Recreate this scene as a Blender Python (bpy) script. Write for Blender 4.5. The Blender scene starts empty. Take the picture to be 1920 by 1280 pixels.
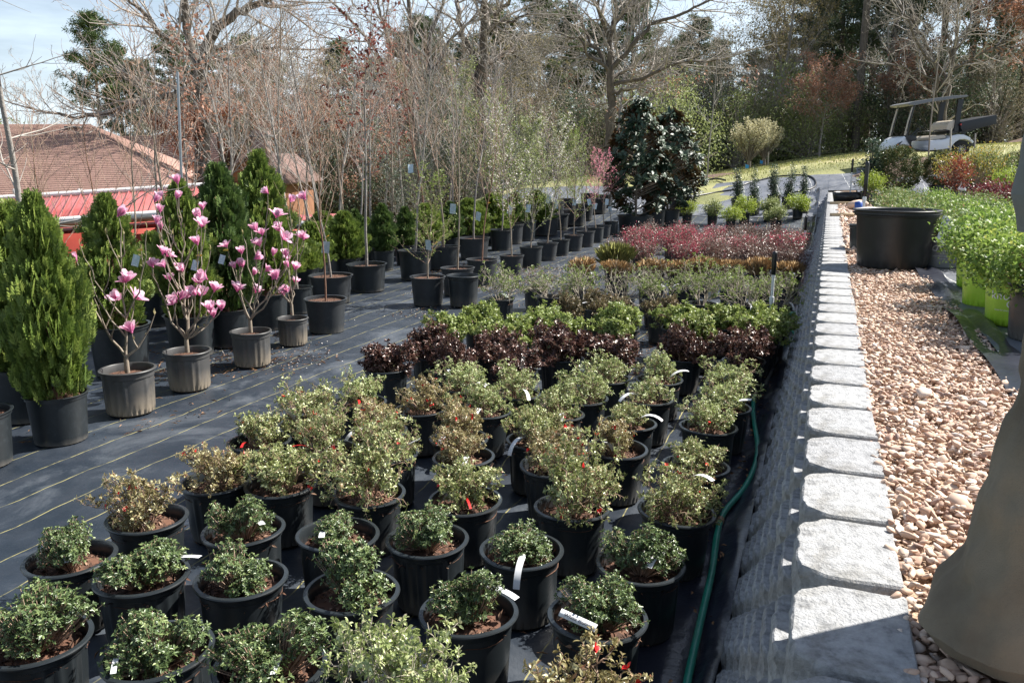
import bpy, math, random
import numpy as np
from mathutils import Vector, Matrix, noise
random.seed(7); rng=np.random.default_rng(7)
R_=math.radians
sc=bpy.context.scene
# ---------------------------------------------------------------- camera, light, exposure
PITCH=R_(12.3); FPX=1536.0; EYE=1.57
cam_d=bpy.data.cameras.new('camera'); cam=bpy.data.objects.new('camera',cam_d); sc.collection.objects.link(cam)
cam_d.sensor_width=36; cam_d.lens=28.8; cam_d.clip_start=.05; cam_d.clip_end=2000
cam.location=(0,0,EYE); cam.rotation_euler=(math.pi/2-PITCH,0,0)
sc.camera=cam
SUN_EL=R_(47); SUN_AZ=R_(68)      # azimuth measured from +Y (view) towards +X (right)
sun_dir=Vector((math.sin(SUN_AZ)*math.cos(SUN_EL),math.cos(SUN_AZ)*math.cos(SUN_EL),math.sin(SUN_EL)))
sd=bpy.data.lights.new('sun','SUN'); sd.energy=5; sd.angle=R_(.5); sd.color=(1,.955,.88)
so=bpy.data.objects.new('sun',sd); sc.collection.objects.link(so)
so.rotation_euler=(-sun_dir).to_track_quat('-Z','Y').to_euler()
w=bpy.data.worlds.new('World'); sc.world=w; w.use_nodes=True
nt=w.node_tree; nt.nodes.clear(); N=nt.nodes.new; Lk=nt.links.new
sky=N('ShaderNodeTexSky'); sky.sky_type='NISHITA'; sky.sun_disc=False
sky.sun_elevation=SUN_EL; sky.sun_rotation=SUN_AZ; sky.altitude=200; sky.air_density=1.0; sky.dust_density=1.6; sky.ozone_density=1.2
bg=N('ShaderNodeBackground'); bg.inputs[1].default_value=.052
ou=N('ShaderNodeOutputWorld')
tc=N('ShaderNodeTexCoord'); mp=N('ShaderNodeMapping'); mp.inputs['Scale'].default_value=(1.2,1.2,6)
nz=N('ShaderNodeTexNoise'); nz.inputs['Scale'].default_value=1.7; nz.inputs['Detail'].default_value=9; nz.inputs['Roughness'].default_value=.58
cr=N('ShaderNodeValToRGB'); cr.color_ramp.elements[0].position=.42; cr.color_ramp.elements[1].position=.7
cr.color_ramp.elements[0].color=(.3,.3,.3,1); cr.color_ramp.elements[1].color=(.9,.9,.9,1)
mx=N('ShaderNodeMixRGB'); mx.inputs[2].default_value=(13,15,17,1)
Lk(tc.outputs['Generated'],mp.inputs['Vector']); Lk(mp.outputs[0],nz.inputs['Vector']); Lk(nz.outputs['Fac'],cr.inputs[0])
sp=N('ShaderNodeSeparateXYZ'); Lk(tc.outputs['Generated'],sp.inputs[0]); hr=N('ShaderNodeMapRange'); hr.inputs['From Min'].default_value=.02; hr.inputs['From Max'].default_value=.6; hr.inputs['To Min'].default_value=1; hr.inputs['To Max'].default_value=.12; Lk(sp.outputs[2],hr.inputs[0]); ml=N('ShaderNodeMath'); ml.operation='MULTIPLY'; Lk(cr.outputs[0],ml.inputs[0]); Lk(hr.outputs[0],ml.inputs[1]); Lk(ml.outputs[0],mx.inputs[0]); Lk(sky.outputs[0],mx.inputs[1]); Lk(mx.outputs[0],bg.inputs[0]); Lk(bg.outputs[0],ou.inputs[0])
sc.view_settings.view_transform='Standard'; sc.view_settings.look='None'; sc.view_settings.gamma=1
sc.view_settings.use_curve_mapping=False; sc.view_settings.exposure=1.18
sc.cycles.max_bounces=6; sc.cycles.transparent_max_bounces=4; sc.cycles.diffuse_bounces=3; sc.cycles.glossy_bounces=2

# ---------------------------------------------------------------- places
PHI=R_(20.8); DX,DY=math.sin(PHI),math.cos(PHI); RX,RY=DY,-DX      # D runs along the block wall, R points to its gravel side
def AT(a,t): return (a*RX+t*DX, a*RY+t*DY)
def TA(x,y): return (x*RX+y*RY, x*DX+y*DY)
def S(v,a,b):
    u=np.clip((v-a)/(b-a),0,1); return u*u*(3-2*u)
WALL_H=.8
def terrain(x,y):
    """height of the lower yard and the hill behind it"""
    x=np.asarray(x,float); y=np.asarray(y,float)
    a=x*RX+y*RY; t=x*DX+y*DY
    z=.95*S(y,16.5,28)*S(x,-7,3)
    z=z+1.55*np.tanh(.105*np.maximum(0,x-5.5-.25*np.clip(y-26,0,25)))*S(y,14,26)
    z=z+.006*np.maximum(0,y-28)
    z=z-2.3*S(-a,9.8,15)*(1-.35*S(t,28,50))
    return z
def upper(x,y):
    t=TA(x,y)[1]
    return np.maximum(WALL_H-.02,terrain(x,y))+.0*t
def ray(px,py):
    u=(px-960)/FPX; v=(py-640)/FPX
    return (u, math.cos(PITCH)-v*math.sin(PITCH), -math.sin(PITCH)-v*math.cos(PITCH))
def G(px,py,h=0,up=False,zf=None):
    """point of the photograph -> place on the ground (h above it)"""
    d=ray(px,py); s=.3; f=upper if up else terrain
    if zf is not None: f=lambda x,y:zf
    prev=s
    while s<160:
        if EYE+d[2]*s < float(f(d[0]*s,d[1]*s))+h: break
        prev=s; s*=1.03
    lo,hi=prev,s
    for _ in range(18):
        m=(lo+hi)/2
        if EYE+d[2]*m < float(f(d[0]*m,d[1]*m))+h: hi=m
        else: lo=m
    return Vector((d[0]*hi,d[1]*hi,EYE+d[2]*hi-h))
def atY(px,py,Y):
    d=ray(px,py); s=Y/d[1]; return Vector((d[0]*s,Y,EYE+d[2]*s))
def px_of(x,y,z):
    dy=y*math.cos(PITCH)-(z-EYE)*math.sin(PITCH); return 960+FPX*x/max(dy,.01)

# ---------------------------------------------------------------- materials
MAT={}
def newmat(name):
    m=bpy.data.materials.new(name); m.use_nodes=True; n=m.node_tree; n.nodes.clear(); MAT[name]=m
    o=n.nodes.new('ShaderNodeOutputMaterial'); return m,n,o
def ramp(n,fac,cols,pos=None):
    r=n.nodes.new('ShaderNodeValToRGB'); e=r.color_ramp.elements
    pos=pos or [i/(len(cols)-1) for i in range(len(cols))]
    while len(e)<len(cols): e.new(.5)
    for el,c,p in zip(e,cols,pos): el.position=p; el.color=(*c,1)
    n.links.new(fac,r.inputs[0]); return r.outputs[0]
def tex(n,kind='NOISE',scale=5,detail=4,rough=.6,stretch=None,coord='Object',dist=0):
    t=n.nodes.new('ShaderNodeTexCoord'); v=t.outputs[coord]
    if stretch:
        m=n.nodes.new('ShaderNodeMapping'); m.inputs['Scale'].default_value=stretch; n.links.new(v,m.inputs[0]); v=m.outputs[0]
    if kind=='NOISE':
        x=n.nodes.new('ShaderNodeTexNoise'); x.inputs['Scale'].default_value=scale; x.inputs['Detail'].default_value=detail; x.inputs['Roughness'].default_value=rough; x.inputs['Distortion'].default_value=dist
        n.links.new(v,x.inputs['Vector']); return x.outputs['Fac']
    x=n.nodes.new('ShaderNodeTexVoronoi'); x.inputs['Scale'].default_value=scale; n.links.new(v,x.inputs['Vector']); return x.outputs['Distance']
def bump(n,h,s=.3,d=.01):
    b=n.nodes.new('ShaderNodeBump'); b.inputs['Strength'].default_value=s; b.inputs['Distance'].default_value=d; n.links.new(h,b.inputs['Height']); return b.outputs[0]
def math_(n,op,a,b=None,clamp=False):
    m=n.nodes.new('ShaderNodeMath'); m.operation=op; m.use_clamp=clamp
    for i,v in enumerate((a,b)):
        if v is None: continue
        if isinstance(v,(int,float)): m.inputs[i].default_value=v
        else: n.links.new(v,m.inputs[i])
    return m.outputs[0]
def simple(name,cols,scale=6,rough=.6,bmp=.2,bd=.004,bscale=None,metal=0,spec=.5,stretch=None,pos=None,detail=5):
    m,n,o=newmat(name); p=n.nodes.new('ShaderNodeBsdfPrincipled')
    if len(cols)>1: n.links.new(ramp(n,tex(n,scale=scale,stretch=stretch,detail=detail),cols,pos or [.3+.4*i/(len(cols)-1) for i in range(len(cols))]),p.inputs['Base Color'])
    else: p.inputs['Base Color'].default_value=(*cols[0],1)
    p.inputs['Roughness'].default_value=rough; p.inputs['Metallic'].default_value=metal; p.inputs['Specular IOR Level'].default_value=spec
    if bmp: n.links.new(bump(n,tex(n,scale=bscale or scale*6,detail=4),bmp,bd),p.inputs['Normal'])
    n.links.new(p.outputs[0],o.inputs[0]); return m
def leafmat(name,cols,rough=.45,trans=.3,pos=None,spec=.5,back=None):
    """leaf colour picked per leaf from the face attribute 'tint'"""
    m,n,o=newmat(name); p=n.nodes.new('ShaderNodeBsdfPrincipled')
    at=n.nodes.new('ShaderNodeAttribute'); at.attribute_name='tint'
    c=ramp(n,at.outputs['Fac'],cols,pos)
    if back:
        g=n.nodes.new('ShaderNodeNewGeometry'); mm=n.nodes.new('ShaderNodeMixRGB'); n.links.new(g.outputs['Backfacing'],mm.inputs[0]); n.links.new(c,mm.inputs[1]); mm.inputs[2].default_value=(*back,1); c=mm.outputs[0]
    n.links.new(c,p.inputs['Base Color']); p.inputs['Roughness'].default_value=rough; p.inputs['Specular IOR Level'].default_value=spec
    if trans>0:
        t=n.nodes.new('ShaderNodeBsdfTranslucent'); n.links.new(c,t.inputs[0]); mx=n.nodes.new('ShaderNodeMixShader'); mx.inputs[0].default_value=trans
        n.links.new(p.outputs[0],mx.inputs[1]); n.links.new(t.outputs[0],mx.inputs[2]); n.links.new(mx.outputs[0],o.inputs[0])
    else: n.links.new(p.outputs[0],o.inputs[0])
    return m

def fabric(name,ang,spacing,linecol,lw=.006,base=((.012,.018,.028),(.021,.029,.042),(.12,.135,.155)),pos=(.35,.52,.76),wob=.034,rough=.42):
    m,n,o=newmat(name); p=n.nodes.new('ShaderNodeBsdfPrincipled')
    tcn=n.nodes.new('ShaderNodeTexCoord'); sx=n.nodes.new('ShaderNodeSeparateXYZ'); n.links.new(tcn.outputs['Object'],sx.inputs[0])
    a=math_(n,'ADD',math_(n,'MULTIPLY',sx.outputs[0],math.cos(ang)),math_(n,'MULTIPLY',sx.outputs[1],-math.sin(ang)))
    wv=math_(n,'MULTIPLY',math_(n,'SUBTRACT',tex(n,scale=2.2,detail=3),.5),wob*2)
    f=math_(n,'FRACT',math_(n,'DIVIDE',math_(n,'ADD',math_(n,'ADD',a,wv),200.02),spacing))
    near=math_(n,'MULTIPLY',math_(n,'ABSOLUTE',math_(n,'SUBTRACT',f,.5)),2)    # 1 on the line
    line=math_(n,'GREATER_THAN',near,1-lw/spacing)
    line=math_(n,'MULTIPLY',line,ramp(n,tex(n,scale=9,detail=3),[(.25,.25,.25),(1,1,1)],[.4,.55]))
    c0=ramp(n,tex(n,scale=1.3,detail=9,rough=.68,dist=.6),base,pos)
    speck=ramp(n,tex(n,scale=75,detail=3,rough=.8),[(0,0,0),(1,1,1)],[.64,.78])
    c1=n.nodes.new('ShaderNodeMixRGB'); n.links.new(math_(n,'MULTIPLY',speck,.3),c1.inputs[0]); n.links.new(c0,c1.inputs[1]); c1.inputs[2].default_value=(.16,.155,.15,1)
    c2=n.nodes.new('ShaderNodeMixRGB'); n.links.new(line,c2.inputs[0]); n.links.new(c1.outputs[0],c2.inputs[1]); c2.inputs[2].default_value=(*linecol,1)
    n.links.new(c2.outputs[0],p.inputs['Base Color'])
    n.links.new(ramp(n,tex(n,scale=4,detail=6),[(rough-.06,)*3,(rough+.22,)*3],[.35,.65]),p.inputs['Roughness']); p.inputs['Specular IOR Level'].default_value=.55
    weave=tex(n,scale=160,detail=2,stretch=(1,.25,1)); wr=tex(n,scale=3.5,detail=6,rough=.6)
    n.links.new(bump(n,math_(n,'ADD',math_(n,'MULTIPLY',weave,.05),wr),.5,.02),p.inputs['Normal'])
    n.links.new(p.outputs[0],o.inputs[0]); return m
fabric('yard_fabric',PHI,.25,(.33,.30,.13))
fabric('slope_fabric',R_(14),.9,(.6,.6,.57),lw=.014,base=((.085,.095,.115),(.12,.13,.155),(.2,.21,.23)),wob=.05,rough=.4)
simple('edge_fabric',[(.012,.014,.024),(.028,.032,.048)],scale=5,rough=.3,bmp=.4,bd=.02,bscale=8)
simple('grass_ground',[(.14,.15,.05),(.26,.26,.1),(.42,.35,.2)],scale=.35,rough=.9,bmp=.6,bd=.05,bscale=18,pos=[.35,.5,.68],detail=10)
simple('mulch',[(.09,.055,.04),(.2,.13,.1)],scale=14,rough=.95,bmp=1,bd=.05,bscale=25)
simple('gravel_base',[(.22,.14,.09),(.42,.29,.2),(.55,.42,.32)],scale=45,rough=.9,bmp=1,bd=.02,bscale=45)
simple('forest_floor',[(.05,.035,.02),(.1,.07,.04)],scale=1.5,rough=.95)
def potmat(name,c,r,dusty=None,top=.3):
    m,n,o=newmat(name); p=n.nodes.new('ShaderNodeBsdfPrincipled')
    cc=ramp(n,tex(n,scale=9,detail=7,rough=.7,coord='Object'),[c,c,tuple(x*1.7+.006 for x in c)],[.3,.52,.78])
    if dusty:
        tcn=n.nodes.new('ShaderNodeTexCoord'); s=n.nodes.new('ShaderNodeSeparateXYZ'); n.links.new(tcn.outputs['Object'],s.inputs[0])
        h=math_(n,'ADD',math_(n,'MULTIPLY',s.outputs[2],1/top),math_(n,'MULTIPLY',math_(n,'SUBTRACT',tex(n,scale=7,detail=6,stretch=(1,1,.35)),.5),1.6))
        mk=ramp(n,h,[(1,1,1),(.55,.55,.55),(.06,.06,.06)],[.1,.5,1.0])
        q=n.nodes.new('ShaderNodeMixRGB'); n.links.new(mk,q.inputs[0]); n.links.new(cc,q.inputs[1]); q.inputs[2].default_value=(*dusty,1); cc=q.outputs[0]
    n.links.new(cc,p.inputs['Base Color']); p.inputs['Roughness'].default_value=r
    n.links.new(bump(n,tex(n,scale=30,detail=4),.12,.004),p.inputs['Normal'])
    n.links.new(p.outputs[0],o.inputs[0])
potmat('pot_black',(.013,.018,.022),.34,(.085,.08,.072),.11); potmat('pot_grey',(.045,.047,.05),.45,(.24,.2,.15),.19)
potmat('pot_smooth',(.012,.012,.013),.42); potmat('pot_charcoal',(.02,.024,.029),.45,(.07,.068,.062),.22)
potmat('pot_lime',(.3,.5,.03),.4); potmat('pot_drift',(.26,.25,.27),.5); potmat('pot_terracotta',(.3,.1,.06),.6); potmat('pot_white',(.6,.62,.64),.4)
simple('soil',[(.04,.022,.015),(.1,.05,.032),(.2,.12,.08)],scale=40,rough=.95,bmp=.6)
leafmat('bark_chip',[(.035,.018,.012),(.13,.06,.035),(.3,.19,.13)],trans=0,rough=.9)
simple('twig_tan',[(.24,.14,.09),(.46,.34,.26)],scale=30,rough=.8,bmp=0)
simple('twig_grey',[(.25,.225,.2),(.42,.39,.35)],scale=20,rough=.85,bmp=0)
simple('twig_pale',[(.3,.26,.2),(.5,.45,.37)],scale=20,rough=.85,bmp=0)
simple('twig_wood',[(.24,.21,.185),(.4,.36,.32)],scale=4,rough=.9,bmp=0)
simple('bark_grey',[(.17,.155,.14),(.33,.3,.27)],scale=9,rough=.9,bmp=.8,bd=.02,bscale=14,stretch=(1,1,.3))
simple('bark_young',[(.17,.135,.1),(.33,.28,.22)],scale=14,rough=.85,bmp=.4,bd=.003,bscale=60,stretch=(1,1,.4))
simple('bark_red',[(.16,.08,.055),(.26,.15,.1)],scale=14,rough=.85,bmp=.4,bd=.003,bscale=60)
simple('bark_dark',[(.06,.05,.042),(.16,.135,.11)],scale=9,rough=.95,bmp=.9,bd=.02,bscale=14,stretch=(1,1,.3))
leafmat('azalea_low',[(.05,.085,.035),(.13,.19,.075),(.25,.32,.12),(.4,.46,.2)],rough=.33,trans=.2,pos=[0,.45,.8,1])
leafmat('azalea_mid',[(.09,.11,.035),(.27,.31,.11),(.56,.6,.32),(.38,.17,.1)],rough=.3,trans=.25,pos=[0,.4,.82,1])
leafmat('azalea_rust',[(.13,.1,.045),(.31,.26,.11),(.55,.53,.31),(.5,.24,.15)],rough=.32,trans=.25,pos=[0,.4,.8,1])
leafmat('azalea_pale',[(.11,.14,.05),(.31,.38,.13),(.6,.65,.36),(.38,.3,.16)],rough=.32,trans=.3,pos=[0,.4,.85,1])
leafmat('azalea_burg',[(.04,.02,.016),(.1,.045,.035),(.22,.12,.09),(.1,.12,.055)],rough=.3,trans=.12,pos=[0,.5,.88,1])
leafmat('azalea_green',[(.1,.14,.035),(.25,.32,.08),(.42,.48,.18),(.48,.42,.12)],rough=.36,trans=.35,pos=[0,.45,.9,1])
leafmat('azalea_brown',[(.11,.08,.045),(.2,.18,.08),(.28,.17,.1)],rough=.4,trans=.2)
leafmat('bud_green',[(.14,.2,.04),(.28,.36,.1)],rough=.45,trans=.4)
leafmat('grass_tan',[(.38,.23,.1),(.6,.41,.21),(.7,.52,.3)],rough=.7,trans=.25)
leafmat('grass_lime',[(.25,.27,.08),(.42,.42,.16)],rough=.6,trans=.3)
leafmat('loropetalum',[(.09,.05,.045),(.17,.09,.075),(.26,.2,.15),(.46,.4,.36)],rough=.35,trans=.25,pos=[0,.5,.85,1])
leafmat('loro_pink',[(.45,.05,.1),(.6,.14,.2)],rough=.6,trans=.35)
leafmat('shrub_lime',[(.16,.24,.03),(.3,.38,.05),(.42,.48,.1)],rough=.4,trans=.4)
leafmat('shrub_dark',[(.03,.06,.03),(.07,.11,.06),(.12,.16,.1)],rough=.35,trans=.15)
leafmat('thuja',[(.05,.09,.02),(.16,.23,.045),(.3,.36,.08),(.44,.4,.13)],rough=.5,trans=.25,pos=[0,.45,.85,1])
leafmat('thuja_dark',[(.035,.075,.022),(.085,.14,.035),(.15,.21,.055)],rough=.5,trans=.2)
leafmat('grandiflora',[(.015,.036,.02),(.035,.065,.035),(.06,.095,.05)],rough=.5,trans=.05,back=(.12,.065,.025))
leafmat('petal_pink',[(.72,.22,.45),(.86,.5,.66),(.92,.8,.85)],rough=.55,trans=.5)
leafmat('petal_white',[(.75,.68,.66),(.85,.82,.78)],rough=.6,trans=.35)
leafmat('petal_rose',[(.7,.2,.3),(.85,.4,.48)],rough=.6,trans=.35)
leafmat('rust_leaf',[(.25,.11,.07),(.4,.2,.13),(.52,.32,.23)],rough=.7,trans=.3)
leafmat('dark_rust_leaf',[(.09,.02,.015),(.2,.05,.035),(.32,.12,.08)],rough=.6,trans=.3)
leafmat('pine_needle',[(.05,.08,.03),(.1,.15,.05),(.17,.22,.08)],rough=.6,trans=.2)
leafmat('pine_blue',[(.05,.085,.05),(.1,.145,.08),(.17,.21,.12)],rough=.6,trans=.2)
leafmat('olive_leaf',[(.15,.14,.06),(.28,.24,.11),(.4,.33,.18)],rough=.7,trans=.3)
leafmat('privet_leaf',[(.13,.16,.06),(.24,.29,.1),(.36,.39,.16)],rough=.55,trans=.3)
leafmat('brush_leaf',[(.15,.12,.08),(.25,.21,.15),(.17,.19,.09)],rough=.8,trans=.2)
leafmat('spirea_flower',[(.45,.42,.24),(.6,.57,.38)],rough=.7,trans=.3)
leafmat('rose_leaf',[(.05,.1,.02),(.16,.26,.05),(.32,.42,.09),(.42,.42,.1)],rough=.5,trans=.4,pos=[0,.4,.85,1])
leafmat('rose_dark',[(.06,.1,.03),(.14,.21,.06),(.25,.32,.1),(.3,.17,.12)],rough=.6,trans=.25)
leafmat('maple_red',[(.09,.02,.015),(.2,.05,.03),(.36,.12,.05)],rough=.4,trans=.4)
leafmat('maple_purple',[(.08,.015,.02),(.16,.03,.035),(.26,.08,.08)],rough=.4,trans=.3)
leafmat('yellow_leaf',[(.16,.2,.05),(.3,.26,.05),(.5,.34,.06)],rough=.5,trans=.4)
leafmat('boxwood',[(.03,.055,.015),(.07,.1,.025),(.14,.13,.035),(.3,.18,.06)],rough=.75,trans=.15,pos=[0,.5,.85,1])
leafmat('stone_mix',[(.19,.17,.165),(.4,.25,.19),(.52,.36,.265),(.6,.46,.36),(.68,.6,.54)],trans=0,rough=.75,pos=[0,.18,.5,.8,1])
leafmat('litter',[(.12,.06,.03),(.3,.16,.07),(.42,.26,.15)],trans=0,rough=.85)
leafmat('petal_litter',[(.5,.48,.45),(.65,.6,.55)],trans=0,rough=.8)
leafmat('turf_blade',[(.2,.23,.07),(.35,.37,.13),(.5,.44,.24)],trans=.3,rough=.8)
simple('tag_white',[(.72,.73,.75)],rough=.45,bmp=0); simple('tag_red',[(.6,.02,.02)],rough=.4,bmp=0); simple('tag_yellow',[(.75,.42,.02)],rough=.4,bmp=0)
simple('tag_blue',[(.3,.45,.55),(.6,.68,.72)],scale=50,rough=.3,bmp=0); simple('ink',[(.03,.03,.04)],rough=.6,bmp=0); simple('print_white',[(.7,.7,.72)],rough=.5,bmp=0)
simple('card_photo',[(.12,.13,.12),(.3,.32,.28),(.75,.72,.74)],scale=40,rough=.3,bmp=0,detail=2,pos=[.38,.47,.56])
simple('pvc',[(.62,.64,.66),(.75,.77,.78)],scale=8,rough=.35,bmp=0); simple('rubber_black',[(.012,.012,.013)],rough=.35,bmp=0)
simple('hose_green',[(.01,.2,.13),(.03,.28,.2)],scale=12,rough=.4,bmp=.2); simple('brass',[(.3,.2,.12)],rough=.5,bmp=0)
simple('hose_black',[(.014,.015,.018)],rough=.4,bmp=0); simple('concrete',[(.22,.21,.19),(.4,.38,.34)],scale=10,rough=.9,bmp=.5)
simple('block',[(.2,.204,.212),(.335,.34,.348),(.42,.425,.435)],scale=45,rough=.92,bmp=1,bd=.006,bscale=150,pos=[.3,.47,.66],detail=10)
nb=MAT['block'].node_tree; pr=[x for x in nb.nodes if x.type=='BSDF_PRINCIPLED'][0]; src=pr.inputs['Base Color'].links[0].from_socket; oi=nb.nodes.new('ShaderNodeObjectInfo'); mm=nb.nodes.new('ShaderNodeMixRGB'); mm.blend_type='MULTIPLY'; mm.inputs[0].default_value=1
st_=ramp(nb,tex(nb,scale=7,detail=6,rough=.7,dist=.5),[(.72,.7,.66),(1,1,1)],[.36,.52]); m3=nb.nodes.new('ShaderNodeMixRGB'); m3.blend_type='MULTIPLY'; m3.inputs[0].default_value=1; nb.links.new(st_,m3.inputs[1]); nb.links.new(ramp(nb,oi.outputs['Random'],[(.86,.86,.87),(1.04,1.04,1.03)]),m3.inputs[2])
nb.links.new(src,mm.inputs[1]); nb.links.new(m3.outputs[0],mm.inputs[2]); nb.links.new(mm.outputs[0],pr.inputs['Base Color'])
simple('shingle',[(.3,.175,.14),(.38,.235,.19)],scale=3,rough=.95,bmp=.5,bd=.03,bscale=12); simple('shingle_dark',[(.13,.08,.07),(.21,.135,.115)],scale=3,rough=.95,bmp=.5,bd=.03,bscale=12)
simple('metal_red',[(.33,.075,.075),(.4,.12,.11)],scale=1,rough=.4,bmp=0); simple('wall_red',[(.36,.05,.035),(.42,.07,.05)],rough=.6,bmp=0); simple('gutter_white',[(.6,.58,.57)],rough=.5,bmp=0)
simple('cedar_wood',[(.19,.085,.045),(.3,.145,.08)],scale=4,rough=.8,bmp=.3); simple('chimney_stone',[(.2,.13,.11),(.35,.27,.24)],scale=6,rough=.9,bmp=.6,bd=.03,bscale=9); simple('window_dark',[(.03,.035,.04)],rough=.1,bmp=0)
simple('cart_white',[(.66,.7,.76)],rough=.2,bmp=0); simple('cart_black',[(.012,.014,.018)],rough=.4,bmp=0); simple('seat_tan',[(.5,.44,.36)],rough=.5,bmp=0); simple('tyre',[(.015,.015,.015)],rough=.8,bmp=0)
simple('rim_silver',[(.5,.5,.5)],rough=.3,metal=.8,bmp=0); simple('amber',[(.6,.2,.02)],rough=.3,bmp=0); simple('lamp_red',[(.35,.02,.02)],rough=.3,bmp=0); simple('roof_grey',[(.16,.165,.17)],rough=.45,bmp=0)
simple('khaki',[(.11,.09,.065),(.19,.16,.115),(.25,.21,.155)],scale=3.5,rough=.92,bmp=.9,bd=.002,bscale=420,detail=8); simple('jacket',[(.13,.14,.13),(.17,.18,.165)],scale=7,rough=.9,bmp=.4,bd=.002,bscale=300)
simple('skin',[(.4,.24,.17)],rough=.5,bmp=0); simple('hair',[(.03,.02,.015)],rough=.6,bmp=0); simple('boot',[(.05,.035,.025)],rough=.6,bmp=0)
simple('galv',[(.3,.33,.36)],rough=.4,metal=.6,bmp=0); simple('flag_blue',[(.02,.25,.55)],rough=.5,bmp=0); simple('drum_blue',[(.02,.08,.35)],rough=.4,bmp=0); simple('board_wood',[(.45,.34,.2),(.55,.42,.27)],scale=10,rough=.8,bmp=.2)
simple('beige_paint',[(.42,.41,.35)],rough=.6,bmp=0)
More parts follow.
